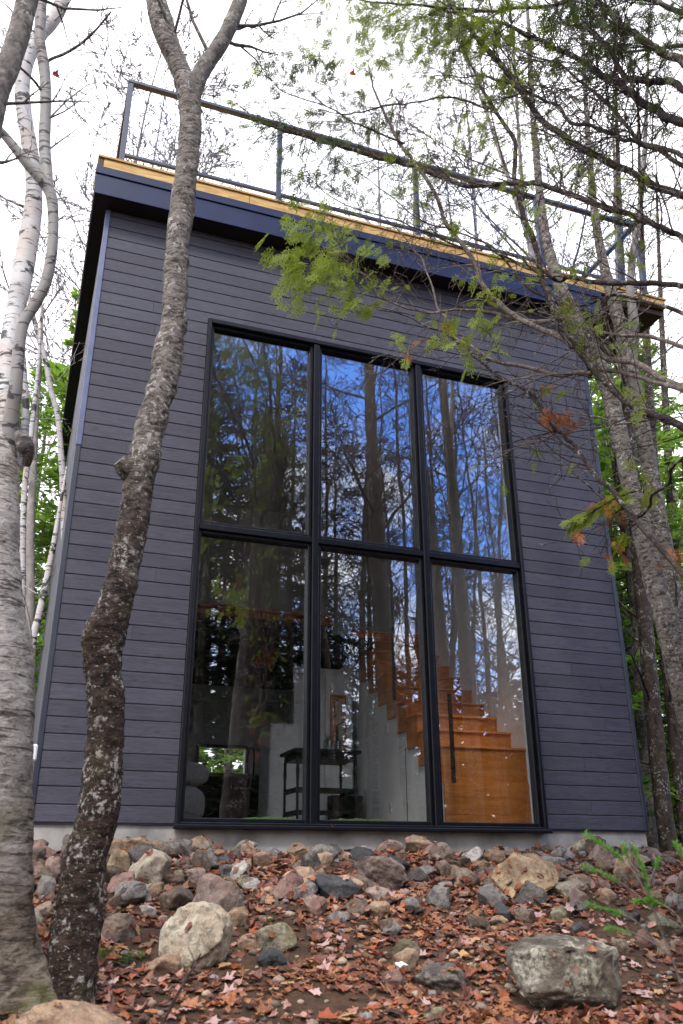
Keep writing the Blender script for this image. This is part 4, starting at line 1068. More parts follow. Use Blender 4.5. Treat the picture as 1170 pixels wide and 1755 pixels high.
cedar_base = at_d(1330, 1700, 4.0); cedar_base[2] = gz(cedar_base[0], cedar_base[1])
cedar = thing('cedar_tree', 'half bare cedar spreading dark limbs and green sprays over the right of the cabin', 'tree', tuple(cedar_base))
trunkP, trunkR = hand_path([(1345, 1900, 200), (1330, 1650, 170), (1310, 1200, 160), (1290, 800, 150), (1275, 400, 140), (1262, 100, 110), (1240, -100, 90), (1215, -300, 70), (1190, -560, 30)], 120, 4.0)
mb = MB(); mb.tube(trunkP, trunkR, 26, disp=bark_disp(.08, 10, 3, 44)); mb.build('trunk', B_DARK, cedar)
LIMBS = [
    ([(1300, 420, 20, 4.1), (1230, 350, 17, 4.3), (1170, 332, 13, 4.5), (1085, 300, 12, 4.7), (1020, 265, 11.5, 4.8), (975, 235, 11, 4.9), (925, 200, 10.5, 5), (895, 155, 10, 5), (865, 120, 9.5, 5.1), (835, 85, 9, 5.1), (800, 40, 8, 5.2), (770, 0, 7, 5.2), (730, -60, 4, 5.3)], 'd'),
    ([(1300, 560, 18, 4.1), (1230, 500, 13, 4.3), (1170, 488, 10, 4.5), (1085, 486, 9, 4.6), (1010, 482, 8, 4.7), (960, 478, 7.5, 4.8), (930, 470, 6, 4.8), (880, 448, 4.5, 4.9), (840, 425, 3.5, 5), (790, 390, 2, 5)], 'd'),
    ([(1310, 850, 26, 4.1), (1240, 770, 20, 4.3), (1170, 735, 15, 4.5), (1090, 698, 13, 4.6), (1039, 658, 12.5, 4.7), (985, 590, 12, 4.8), (946, 515, 11, 4.8), (914, 422, 10, 4.9), (888, 330, 9, 4.9), (880, 250, 7.5, 5), (850, 190, 6, 5), (815, 125, 4, 5.1), (790, 70, 2.5, 5.2)], 'd'),
    ([(1300, 760, 22, 4.1), (1235, 690, 16, 4.3), (1170, 664, 12, 4.5), (1097, 629, 11, 4.6), (1039, 605, 10, 4.7), (1000, 592, 10, 4.8), (965, 584, 9.5, 4.8), (895, 551, 9.5, 4.9), (849, 515, 8.5, 5), (821, 473, 8, 5.1), (798, 427, 7.5, 5.1), (766, 380, 7, 5.2), (743, 331, 6.5, 5.2), (713, 286, 6, 5.3), (691, 252, 6, 5.3), (664, 203, 5, 5.4), (640, 150, 3.5, 5.4), (630, 110, 2, 5.5)], 'l'),
    ([(1290, 480, 18, 4.1), (1230, 430, 13, 4.3), (1170, 408, 10.5, 4.5), (1135, 392, 10, 4.5), (1085, 374, 9.5, 4.6), (1010, 345, 9.5, 4.7), (935, 321, 9, 4.8), (885, 313, 8.5, 4.9), (800, 318, 8.5, 5.1), (740, 297, 8.5, 5.3), (698, 282, 8, 5.4), (645, 271, 7.5, 5.5), (589, 250, 7, 5.6), (533, 236, 6.5, 5.7), (480, 222, 5, 5.8), (440, 206, 3, 5.8), (405, 180, 1.6, 5.9)], 'm'),
    ([(1270, 260, 22, 4.1), (1220, 226, 18, 4.3), (1170, 207, 15, 4.5), (1123, 191, 14, 4.6), (1096, 170, 13, 4.7), (1069, 153, 12.5, 4.7), (1041, 131, 12, 4.8), (1014, 115, 11, 4.8), (981, 96, 9, 4.9), (946, 82, 8, 5), (905, 60, 7, 5), (864, 44, 5.5, 5.1), (800, 25, 4, 5.2), (740, -5, 2.5, 5.3)], 'd'),
    ([(1230, 150, 18, 4.2), (1165, 101, 14, 4.4), (1123, 85, 13, 4.5), (1096, 68, 12.5, 4.5), (1082, 52, 12, 4.6), (1055, 30, 11, 4.6), (1028, 5, 10, 4.7), (990, -40, 7, 4.8)], 'd'),
    ([(1240, 190, 16, 4.2), (1170, 152, 12, 4.4), (1137, 142, 11, 4.5), (1096, 137, 10, 4.5), (1069, 128, 9, 4.6), (1047, 85, 8.5, 4.6), (1025, 68, 8, 4.7), (1003, 46, 8, 4.8), (981, 16, 7, 4.8), (960, -30, 4, 4.9)], 'd'),
    ([(1250, 320, 14, 4.2), (1170, 271, 9, 4.4), (1151, 260, 8, 4.5), (1096, 243, 7, 4.6), (1080, 224, 6.5, 4.6), (1052, 191, 6.5, 4.7), (1036, 172, 6, 4.7), (1003, 145, 5, 4.8), (968, 118, 4, 4.9), (920, 95, 3, 5), (870, 80, 1.8, 5.1)], 'd'),
    ([(1260, 330, 12, 4.3), (1140, 262, 8, 4.5), (1082, 240, 7, 4.6), (1025, 219, 6.5, 4.7), (973, 205, 6, 4.8), (946, 175, 5, 4.9), (899, 153, 4.5, 4.9), (850, 140, 3.5, 5), (800, 130, 2.5, 5.1), (750, 128, 1.6, 5.2)], 'd'),
    ([(1240, 1060, 16, 4.3), (1170, 985, 11, 4.4), (1100, 905, 8, 4.6), (1050, 845, 8, 4.8), (1005, 797, 7.5, 4.9), (981, 763, 7, 5), (957, 732, 7, 5), (930, 698, 6.5, 5.1), (903, 672, 5.5, 5.1), (853, 645, 5, 5.2), (821, 617, 4.5, 5.2), (790, 590, 4, 5.3), (750, 565, 3, 5.3), (700, 545, 2.4, 5.4), (640, 528, 1.6, 5.4)], 'd'),
    ([(1280, 740, 12, 4.2), (1140, 662, 9, 4.5), (1060, 640, 8, 4.7), (1006, 639, 7.5, 4.8), (941, 637, 7, 4.9), (863, 622, 6.5, 5), (812, 602, 6, 5.1), (775, 570, 5, 5.2), (757, 538, 4, 5.2), (735, 470, 3, 5.3), (700, 410, 2.4, 5.4), (650, 360, 1.6, 5.4)], 'l'),
    ([(1290, 640, 12, 4.2), (1160, 590, 8, 4.5), (1060, 575, 6, 4.7), (960, 556, 5.5, 4.8), (895, 547, 5, 4.9), (849, 535, 4.5, 5), (785, 531, 4, 5.1), (729, 533, 3.6, 5.2), (665, 515, 3.4, 5.2), (637, 478, 3, 5.3), (586, 448, 2.8, 5.3), (568, 436, 2.4, 5.3), (531, 404, 1.8, 5.3)], 'l'),
    ([(1260, 700, 9, 4.2), (1170, 787, 6, 4.4), (1142, 824, 5.5, 4.5), (1118, 855, 5, 4.6), (1097, 882, 4, 4.7), (1073, 913, 2.5, 4.8)], 'd'),
    ([(1290, 600, 10, 4.2), (1150, 530, 7, 4.5), (1060, 505, 5, 4.7), (985, 525, 4.5, 4.8), (910, 500, 4, 4.9), (855, 435, 3.5, 5), (800, 400, 3, 5.1), (740, 385, 2.5, 5.2), (660, 330, 2, 5.3), (600, 290, 1.4, 5.4)], 'd'),
    ([(1240, 60, 12, 4.2), (1150, 10, 9, 4.4), (1050, -10, 7, 4.6), (940, 5, 6, 4.8), (830, 20, 5, 5), (720, 15, 4, 5.2), (640, 5, 3, 5.3), (560, -5, 2, 5.4)], 'd'),
    ([(850, 190, 4, 5), (790, 170, 3.6, 5.1), (720, 175, 3, 5.2), (655, 180, 3, 5.3), (600, 195, 2.4, 5.4), (540, 190, 1.6, 5.5)], 'd'),
    ([(690, 250, 4, 5.3), (625, 215, 3, 5.4), (560, 185, 2.4, 5.5), (500, 160, 1.8, 5.6), (455, 130, 1.4, 5.6)], 'd'),
    ([(800, 430, 4, 5.1), (740, 400, 3, 5.2), (660, 370, 2.4, 5.3), (580, 345, 2, 5.4), (520, 300, 1.4, 5.5)], 'd'),
]
rg = np.random.default_rng(77)
limb_d, limb_l, twig_d, twig_l, fol, dul = MB(), MB(), MB(), MB(), MB(), MB()
tipl = []
def cedar_twig(mb, p, d, L, r, depth, flat=.35):
    n = max(4, int(L/.07)); n = min(n, 12)
    P, dd = wander(p, d, L, n, .13, -.012, rg)
    rr = np.maximum(r*(1-.7*np.linspace(0, 1, len(P))), .0018)
    mb.tube(P, rr, 4 if depth > 1 else 3, (rg.random(),)*3, cap=False)
    for k in range(2, len(P)):
        w, tn = foliage_at(P[k])
        if depth <= 1 and rg.random() < w*.36:
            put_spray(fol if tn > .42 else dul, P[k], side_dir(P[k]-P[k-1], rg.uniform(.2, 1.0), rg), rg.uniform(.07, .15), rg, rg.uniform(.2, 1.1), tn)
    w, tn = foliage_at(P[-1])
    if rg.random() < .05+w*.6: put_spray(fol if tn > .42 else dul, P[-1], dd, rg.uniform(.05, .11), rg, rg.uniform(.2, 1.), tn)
    if depth > 0:
        for i in range(int(L*(6 if depth > 1 else 7))+1):
            f = rg.uniform(.15, 1)*(len(P)-1); a = min(int(f), len(P)-2); q = P[a]+(P[a+1]-P[a])*(f-a)
            cedar_twig(mb, q, side_dir(P[a+1]-P[a], rg.uniform(.5, 1.0), rg, flat), L*rg.uniform(.25, .55), rr[a]*.55, depth-1, flat)
for pts, kind in LIMBS:
    n = 26*len(pts)//3
    Q, q = hand_path(pts, n, 4.8)
    for a_ in range(3): Q[:, a_] += .018*fbm(np.c_[np.linspace(0, len(pts)*1.2, n), np.full(n, a_*9.1), np.full(n, pts[0][1]*.13)], 3, 7)
    (limb_l if kind == 'l' else limb_d).tube(Q, q, 10, (rg.random(),)*3, disp=bark_disp(.09, 14, 14, 9))
    Ltot = np.linalg.norm(np.diff(Q, axis=0), axis=1).sum()
    for i in range(int(Ltot*(19 if pts[0][1] < 500 else 8))):
        t = rg.uniform(.16, 1); a = min(int(t*(n-1)), n-2); tip = t
        T = nrm(Q[a+1]-Q[a])
        d = side_dir(T, rg.uniform(.45, 1.15), rg, .3)
        L = rg.uniform(.15, .8)*(1.1-.4*t)
        cedar_twig(twig_l if (kind == 'l' or rg.random() < .25) else twig_d, Q[a], d, L, min(q[a]*.45, .0055), 2 if L > .4 else 1)
    for s in range(3): put_spray(fol, Q[-1], nrm(Q[-1]-Q[-4])+rg.normal(0, .4, 3), rg.uniform(.08, .15), rg, .5, .8)
# direct clusters so the main green patches are full
for (u, v, D, r, dn, tn), c in zip(CLUST, CP):
    m = int(dn*r*r*(470 if tn > .8 else 420 if v < 340 and u < 800 else 165))
    for i in range(m):
        p = c+rg.normal(0, 1, 3)*r*np.array([.55, .55, .45])
        d = nrm(np.array([-.8, -.1, -.25])+rg.normal(0, .55, 3))
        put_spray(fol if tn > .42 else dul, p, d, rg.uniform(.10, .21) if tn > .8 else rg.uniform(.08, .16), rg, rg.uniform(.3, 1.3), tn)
        if rg.random() < .6: (twig_l if tn > .8 else twig_d).tube([p-d*.02, p-d*.10+rg.normal(0, .015, 3), p-d*.2+rg.normal(0, .03, 3)], [.0012, .0016, .002], 3, cap=False)
tag(limb_d.build('limbs', B_CEDAR, cedar), 'dark bent limbs'); tag(limb_l.build('limbs', B_TWIG, cedar), 'pale grey lichened limbs')
twig_d.build('twigs', B_CEDAR, cedar); tag(twig_l.build('twigs', B_TWIG, cedar), 'pale dry twigs')
tag(fol.build('foliage', L_CEDAR, cedar), 'yellow green cedar sprays'); tag(dul.build('foliage', L_CEDARD, cedar), 'dull olive cedar sprays')
dead = MB()
for (u, v, D, r, m) in ((950, 715, 5.0, .07, 34), (975, 722, 5.0, .05, 18), (1045, 870, 4.8, .07, 22), (1055, 945, 4.8, .06, 12), (760, 555, 5.1, .03, 5), (727, 585, 5.1, .03, 4), (935, 660, 5., .03, 4), (985, 905, 4.75, .02, 4), (1150, 950, 4.5, .05, 10), (690, 605, 5.1, .02, 3)):
    c = at_d(u, v, D)
    for i in range(m): put_spray(dead, c+rg.normal(0, 1, 3)*r*.6, rg.normal(0, 1, 3), rg.uniform(.04, .09), rg, 1.2, rg.random())
tag(dead.build('foliage', L_DEAD, cedar), 'dead rust brown sprays')
# low fern-like spray reaching left over the wall
fr = MB(); tw = MB()
Q, q = hand_path([(1100, 838, 4, 4.7), (1070, 848, 3.5, 4.75), (1040, 862, 3, 4.8), (1010, 880, 2.4, 4.8), (980, 896, 1.5, 4.8)], 30, 4.8)
tw.tube(Q, q, 6)
for i in range(3, 30):
    for s in (-1, 1): put_spray(fr, Q[i], nrm((Q[i]-Q[i-1])/np.linalg.norm(Q[i]-Q[i-1])+s*np.array([.2, -.3, .5])), rg.uniform(.06, .11), rg, .35, .8)
tw.build('twigs', B_CEDAR, cedar); tag(fr.build('foliage', L_CEDAR, cedar), 'low fern like green spray over the right wall')

# ================================================================== ROCKS
def ico(n):
    bm = bmesh.new(); bmesh.ops.create_icosphere(bm, subdivisions=n, radius=1)
    V = np.array([v.co[:] for v in bm.verts]); F = np.array([[v.index for v in f.verts] for f in bm.faces]); bm.free(); return V, F
ICO = {3: ico(3), 4: ico(4), 5: ico(5)}
def rock_mesh(seed, size, lvl=4, ang=.5, flat=0.0):
    rng = np.random.default_rng(seed); V, F = ICO[lvl]; P = V.copy()
    if flat:
        for sg in (-1, 1):                        # blocky sides
            for ax_ in (0, 1):
                n = np.zeros(3); n[ax_] = sg; n = nrm(n+rng.normal(0, .12, 3)); k = P@n-.74; P = P-np.where(k > 0, k*.9, 0)[:, None]*n
        n = nrm(np.array([.06, -.10, 1.0])); k = P@n-.52; P = P-np.where(k > 0, k*.93, 0)[:, None]*n
    for i in range(int(5+16*ang)):
        n = nrm(rng.normal(0, 1, 3)); d = rng.uniform(.5, .88) if ang > .3 else rng.uniform(.7, .93)
        k = P@n-d; P = P-np.where(k > 0, k*.92, 0)[:, None]*n
    P /= np.abs(P).max(axis=0)
    P = P*(1+.12*fbm(V*1.6+seed*3.1, 3, seed)[:, None]+(.03*fbm(V*6+seed, 3, seed+2)+.012*fbm(V*22+seed, 2, seed+4))[:, None])
    P = (P-(P.max(0)+P.min(0))/2)/((P.max(0)-P.min(0))/2)
    return P*np.array(size)/2, F
RM = {
 'pink': rock_mat('pink granite', (.32, .205, .165), (.225, .145, .12), (.12, .085, .08), .35),
 'tan': rock_mat('tan sandstone', (.42, .28, .17), (.31, .19, .11), (.16, .10, .07), .25),
 'ochre': rock_mat('ochre stone', (.38, .26, .13), (.25, .16, .08), (.10, .065, .04), .25),
 'cream': rock_mat('cream lichened stone', (.39, .33, .245), (.25, .19, .13), (.10, .075, .055), .5),
 'grey': rock_mat('grey stone', (.225, .20, .185), (.145, .13, .122), (.06, .055, .06), .3),
 'slate': rock_mat('dark slate', (.055, .058, .065), (.035, .037, .042), (.02, .02, .022), .08, .25, .55),
 'brown': rock_mat('brown stone', (.19, .125, .085), (.125, .08, .055), (.05, .035, .028), .25),
 'dark': rock_mat('dark speckled granite', (.12, .10, .09), (.075, .06, .055), (.03, .025, .022), .2, .5),
 'red': rock_mat('reddish stone', (.30, .15, .115), (.22, .11, .085), (.09, .05, .04), .25),
 'white': rock_mat('pale quartz stone', (.40, .37, .35), (.29, .255, .235), (.16, .14, .13), .3),
 'lichen': rock_mat('lichen covered boulder stone', (.15, .12, .092), (.08, .063, .048), (.03, .024, .018), .62),
 'moss': rock_mat('mossy stone', (.21, .17, .09), (.13, .105, .05), (.05, .045, .025), .35),
}
ROCKS = [
 (197,1434,267,1466,'tan',.3,'pinkish tan slab lying against the concrete left of the window'), (270,1439,335,1478,'dark',.6,'dark grey brown rock right of the pinkish tan slab'),
 (327,1436,372,1468,'ochre',.5,'ochre rock at the crest under the left window corner'), (398,1440,442,1464,'cream',.9,'pointed cream shard poking up at the crest'),
 (180,1457,227,1503,'ochre',.5,'big ochre rock just right of the leaning maple'), (212,1459,297,1522,'cream',.5,'large whitish lichened boulder right of the ochre rock'),
 (296,1469,327,1491,'brown',.5,'small brown rock between the whitish boulder and the angular brown rock'), (327,1459,370,1498,'brown',.7,'angular brown rock below the ochre crest rock'),
 (298,1489,340,1513,'moss',.5,'flattish olive brown rock above the pink granite boulder'), (387,1476,427,1517,'white',.8,'flat topped grey rock with pinkish underside'),
 (320,1500,422,1594,'pink',.35,'large pink granite boulder behind the cream egg shaped one'), (278,1552,396,1669,'cream',.3,'large cream and brown egg shaped boulder at the foot of the bank'),
 (220,1516,267,1549,'white',.15,'smooth pale grey oval stone right of the leaning maple'), (265,1520,332,1568,'brown',.45,'brown humped rock left of the pink granite boulder'),
 (150,1567,242,1621,'brown',.3,'broad dark brown rock touching the leaning maple'), (40,1560,84,1608,'cream',.5,'cream and brown rock between the two left trunks'),
 (75,1469,108,1508,'pink',.3,'pinkish grey round rock left of the leaning maple'), (40,1475,74,1518,'red',.3,'reddish granite rock beside the tan birch base'),
 (60,1502,97,1540,'grey',.4,'grey brown rock low beside the leaning maple'), (462,1495,526,1551,'red',.85,'reddish wedge shaped rock in the middle of the bank'),
 (515,1460,552,1503,'dark',.6,'dark brown rock above the black slate'), (537,1500,622,1548,'slate',.55,'black slate rock in the middle of the bank'),
 (482,1487,542,1528,'tan',.5,'long tan brown rock behind the reddish wedge'), (442,1480,497,1497,'tan',.5,'thin flat tan rock near the crest'),
 (517,1535,561,1573,'red',.6,'reddish tan rock below the black slate'), (445,1532,478,1559,'grey',.7,'small grey rock left of the reddish tan one'),
 (227,1552,268,1577,'white',.4,'small white grey rock above the broad brown rock'), (410,1505,448,1532,'white',.6,'mottled pale rock right of the pink granite boulder'),
 (435,1585,510,1638,'moss',.3,'mossy rock half buried right of the egg shaped boulder'), (28,1726,232,1815,'tan',-.1,'big smooth tan boulder cut off by the bottom left edge'),
 (691,1430,748,1465,'tan',.3,'rounded tan rock standing highest on the crest below the window'), (722,1445,776,1478,'pink',.3,'pinkish grey rock right of the highest crest rock'),
 (607,1470,702,1528,'pink',.45,'long pinkish grey slab sloping down the bank'), (845,1462,964,1545,'ochre',.75,'big tilted tan brown slab right of the middle'),
 (817,1516,871,1563,'grey',.8,'grey pyramid shaped rock left under the tilted slab'), (762,1487,821,1525,'brown',.3,'round brown rock left of the tilted slab'),
 (790,1452,828,1484,'white',.5,'small grey white rock near the crest above the round brown one'), (747,1475,776,1510,'brown',.5,'upright brown rock left of the round brown one'),
 (727,1511,773,1563,'grey',.6,'grey brown angular rock in the middle right'), (625,1545,668,1578,'tan',.4,'tan brown rock below the pinkish slab'),
 (580,1542,632,1574,'brown',.3,'flat brown rock right below the black slate'), (622,1520,681,1553,'pink',.5,'pinkish flat rock right of the black slate'),
 (822,1499,873,1529,'brown',.25,'low round brown rock touching the tilted slab'), (869,1612,1064,1740,'lichen',.5,'largest boulder, flat topped and blotched with lichen, at lower right'),
 (706,1651,798,1703,'dark',.3,'dark speckled granite rock left of the lichen boulder'), (652,1662,693,1698,'red',.4,'brownish pink rock left of the dark speckled one'),
 (672,1610,723,1648,'moss',.4,'mossy tan rock above the dark speckled one'), (882,1555,918,1589,'brown',.3,'brown round rock above the lichen boulder'),
 (942,1552,981,1583,'moss',.4,'olive tan rock above the right part of the lichen boulder'), (1050,1466,1091,1525,'ochre',.3,'upright yellowish rock behind the fir sprigs'),
 (1152,1497,1215,1545,'pink',.3,'grey pink round rock cut by the right edge'), (1105,1565,1169,1608,'moss',.4,'wide grey green rock at the right edge'),
 (1017,1505,1046,1532,'red',.2,'small round pink stone left of the yellowish rock'), (989,1504,1021,1527,'brown',.1,'smooth brown egg shaped stone'),
 (1020,1522,1058,1554,'tan',.5,'tan rock below the round pink stone'), (975,1520,1011,1559,'pink',.5,'grey pink rock right of the tilted slab foot'),
 (1086,1595,1123,1633,'red',.5,'reddish rock right of the lichen boulder'), (1045,1607,1078,1645,'brown',.4,'brown rock touching the right side of the lichen boulder'),
 (1122,1610,1169,1643,'tan',.4,'tan rock near the right edge below the grey green one'), (955,1455,986,1477,'white',.4,'pale round stone on the right crest'),
 (905,1462,952,1485,'pink',.4,'flat pink slab on the crest above the tilted slab'), (1002,1447,1056,1480,'pink',.4,'grey pink rock against the right end of the concrete'),
 (1100,1457,1128,1477,'cream',.3,'pale stone beyond the right corner of the cabin'), (1127,1460,1163,1484,'brown',.3,'brown grey stone near the right edge on the crest'),
 (845,1551,884,1586,'slate',.7,'tilted dark slate splinter below the grey pyramid'), (977,1580,1002,1612,'slate',.3,'dark round stone above the lichen boulder'),
 (830,1570,872,1593,'tan',.4,'low tan rock beside the slate splinter'), (722,1727,764,1751,'moss',.2,'green grey cobble at the bottom middle'),
 (1080,1440,1110,1462,'grey',.4,'small grey rock touching the right foundation corner'), (560,1560,600,1582,'grey',.5,'grey flat stone under the reddish tan rock'),
 (640,1440,690,1462,'pink',.4,'low pink grey rock left of the highest crest rock'), (830,1455,880,1475,'brown',.5,'low brown rock on the crest above the pyramid'), (590,1452,640,1476,'grey',.4,'low grey rock on the middle of the crest'),
 (1140,1530,1172,1562,'grey',.4,'grey rock at the right edge above the grey green one'),
]
rockV, rockF, rn = [GV], [np.concatenate([GF[:, [0, 1, 2]], GF[:, [0, 2, 3]]])], len(GV)
def reg(V, F):
    global rn
    rockV.append(V); rockF.append(F+rn); rn += len(V)
for i, (x0, y0, x1, y1, c, ang, lab) in enumerate(ROCKS):
    um = (x0+x1)/2; p, D = ground_hit(um, y1-4)
    w = px_m(x1-x0, p)
    D2 = D+.34*w; ctr = at_d(um, (y0+y1)/2, D2)
    if ctr[1]+.4*w > .0: D2 -= (ctr[1]+.4*w)/math.cos(.35); ctr = at_d(um, (y0+y1)/2, D2)
    w = px_m(x1-x0, ctr)*1.0; h = px_m(y1-y0, ctr)*1.06
    size = (w, w*(.72+.2*RNG.random()), h*1.06)
    V, F = rock_mesh(1000+i, size, 5 if (x1-x0) > 85 else 4, min(1, ang+.15), 1.0 if c == 'lichen' else 0)
    a = CAM_YAW+RNG.normal(0, .12); ca, sa = math.cos(a), math.sin(a); til = RNG.normal(0, .12)
    V = V@np.array([[math.cos(til), 0, math.sin(til)], [0, 1, 0], [-math.sin(til), 0, math.cos(til)]])
    V = V@np.array([[ca, sa, 0], [-sa, ca, 0], [0, 0, 1]])+ctr-np.array([0, 0, h*.05])
    # let the underside reach down into the soil
    g = gz(V[:, 0], V[:, 1]); low = V[:, 2] < ctr[2]; lo = V[:, 2].min(); need = max(0, lo-(gz(ctr[0], ctr[1])-.03))
    V[:, 2] = np.where(low, V[:, 2]-need*(ctr[2]-V[:, 2])/(ctr[2]-lo), V[:, 2])
    mb = MB(); mb.add(V, F); o = mb.build('boulder' if (x1-x0) > 80 else 'rock', RM[c], None, (ctr[0], ctr[1], V[:, 2].min()))
    tag(o, lab, 'boulder' if (x1-x0) > 80 else 'rock', 'rocks of the bank below the window'); reg(V, F)

# small stones filling the bank
FILL = {}
for c in ('pink', 'grey', 'brown', 'tan', 'dark', 'red', 'cream', 'slate'):
    for k in range(3):
        V, F = rock_mesh(3000+len(FILL), (1, .85, .66), 4, .45+.27*k)
        mb = MB(); mb.add(V, F); o = mb.build('stone', RM[c], None, (0, 0, 0)); FILL[(c, k)] = [o, V, F, False]
words = {'pink': 'pinkish', 'grey': 'grey', 'brown': 'brown', 'tan': 'tan', 'dark': 'dark speckled', 'red': 'reddish', 'cream': 'cream coloured', 'slate': 'slate black'}
nf = 0; placed = []
while nf < 285:
    x = RNG.uniform(-1.6, 6.6); y = -RNG.beta(1.1, 2.6)*2.7-.28
    s = .085+.2*RNG.beta(1.2, 1.8)*(1 if y > -2.2 else .6)
    c = RNG.choice(['pink', 'grey', 'brown', 'tan', 'dark', 'red', 'cream', 'slate'], p=[.13, .21, .26, .17, .12, .07, .02, .02]); k = int(RNG.integers(0, 3))
    ent = FILL[(c, k)]; src, V, F, used = ent
    z = gz(x, y)+s*.12; rot = (RNG.normal(0, .3), RNG.normal(0, .3), RNG.uniform(0, 6.28))
    if not used: o = src; ent[3] = True
    else: o = src.copy(); COL.objects.link(o)
    o.location = (x, y, z); o.rotation_euler = rot; o.scale = (s, s, s)
    tag(o, 'small %s stone wedged among the larger rocks and leaves of the bank' % words[c], 'stone', 'small %s stones in the bank' % words[c])
    Mx = np.array(Matrix.LocRotScale(Vector((x, y, z)), o.rotation_euler, Vector((s, s, s)))); reg(V@Mx[:3, :3].T+Mx[:3, 3], F); nf += 1
for ent in FILL.values():
    if not ent[3]: bpy.data.objects.remove(ent[0])
# loose pebbles: ground cover
mb = MB(); V3, F3 = ico(2)
for i in range(1300):
    x = RNG.uniform(-2, 6.8); y = -RNG.beta(1.3, 1.3)*3.9-.28; s = .010+.036*RNG.beta(1.0, 2.8)
    t = RNG.random(); c = [(.25, .18, .14), (.2, .19, .19), (.13, .1, .08), (.33, .26, .18), (.3, .19, .16)][RNG.integers(0, 5)]
    W_ = V3*(1+.18*vnoise(V3*2.1+i)[:, None])*np.array([s, s*.8, s*.6])
    a = RNG.uniform(0, 6.28); W_ = W_@np.array([[math.cos(a), math.sin(a), 0], [-math.sin(a), math.cos(a), 0], [0, 0, 1]])
    mb.add(W_+np.array([x, y, gz(x, y)+s*.2]), F3, c)
m, g = mat('pebble stone'); g.out(g.bsdf(g.mix(g.rng(g.noise(g.coord(), 80, 4), .4, .7, 0, .5), g.attr(), (.05, .04, .035)), .8)); 
tag(mb.build('pebbles', m), 'loose pebbles scattered over the bank', 'gravel', None, 'stuff')

# ================================================================== FALLEN LEAVES
BVH = BVHTree.FromPolygons(np.concatenate(rockV).tolist(), np.concatenate(rockF).tolist())
def leaf_template(seed):
    rng = np.random.default_rng(seed)
    # maple outline: five pointed lobes
    if seed < 9:
        A = [(-90, .12), (-66, .40), (-44, .56), (-30, .62), (-16, .88), (2, .70), (16, .66), (32, .72), (44, 1.0), (56, .74), (66, .66), (76, .80), (90, 1.08), (104, .80), (114, .66), (124, .74), (136, 1.0), (148, .72), (164, .66), (178, .70), (196, .88), (210, .62), (224, .56), (246, .40)]
    else:
        A = [(q, .95/math.sqrt(1+2.4*math.sin(math.radians(q))**2)*rng.uniform(.75, 1.15)) for q in range(-90, 270, 15)]
    ang = np.radians([q[0] for q in A]); NA = len(A)
    rad = np.array([q[1] for q in A])*rng.uniform(.84, 1.14, NA)
    x = np.cos(ang)*rad*rng.uniform(.55, 1.05); y = np.sin(ang)*rad
    k1, k2, k3 = rng.normal(0, .45, 3)
    P = np.concatenate([[[0, -.05]], np.stack([x, y], -1)*.55, np.stack([x, y], -1)])
    r2 = (P**2).sum(1); z = k1*P[:, 0]**2+k2*P[:, 1]**2+k3*P[:, 0]*P[:, 1]+.13*rng.normal(0, 1, len(P))*r2+.14*r2+rng.choice([0, 0, .5])*np.abs(P[:, 0])
    V = np.c_[P, z]; F3_ = [(0, 1+i, 1+(i+1) % NA) for i in range(NA)]; F4 = [(1+i, 1+NA+i, 1+NA+(i+1) % NA, 1+(i+1) % NA) for i in range(NA)]
    return V*.5, np.array(F3_), np.array(F4)
LT = [leaf_template(i) for i in range(17)]
PAL = [((.19, .064, .033), .27), ((.26, .105, .048), .22), ((.125, .042, .027), .18), ((.31, .155, .075), .1), ((.33, .175, .145), .10), ((.065, .034, .025), .08), ((.31, .085, .03), .03)]
pc = np.array([p[0] for p in PAL]); pw = np.array([p[1] for p in PAL]); pw = pw/pw.sum()
def leaf_pose(x, y, s, rng, flat=.17, lift=.15):
    hit = BVH.ray_cast(Vector((x, y, 2)), Vector((0, 0, -1)))
    if hit[0] is None: return None
    n = nrm(np.array(hit[1][:])+rng.normal(0, flat, 3)); n = n if n[2] > 0 else -n
    t = nrm(np.cross(n, rng.normal(0, 1, 3))); b = np.cross(n, t)
    return np.stack([t, b, n], 1), np.array(hit[0][:])+n*s*lift*rng.random()+np.array([0, 0, .006])
litter = MB(); rl = np.random.default_rng(11); cnt = 0
_bare = [(ground_hit(560, 1728)[0], .30), (ground_hit(690, 1640)[0], .22), (ground_hit(450, 1650)[0], .2), (ground_hit(1010, 1600)[0], .18)]
def litter_density(x, y):
    k = min(1, min(math.hypot(x-b[0], (y-b[1])*1.3)/r for b, r in _bare))
    return (k**3)* np.clip(.62+.55*vnoise(np.array([x*1.3, y*1.3, 2.2]), 77), .08, 1)
while cnt < 21000:
    x = rl.uniform(-2.4, 6.8); y = rl.uniform(-4.1, -.25)
    if y < -4.1+.0*x or rl.random() > litter_density(x, y): continue
    s = .03+.085*rl.beta(1.5, 2.0); ps = leaf_pose(x, y, s, rl)
    if ps is None: continue
    if abs(ps[1][2]-gz(x, y)) > .06 and rl.random() < .88: cnt += 1; continue
    Rm, o = ps; V, F3_, F4 = LT[rl.integers(0, 17)]
    c = pc[rl.choice(len(pc), p=pw)]*rl.uniform(.65, 1.6)
    W_ = (V*s*np.array([1, 1, rl.uniform(.3, 1.15)]))@Rm.T+o
    litter.add(W_, F3_, c, 0, False); litter.add(W_, F4, c, 0, False); cnt += 1
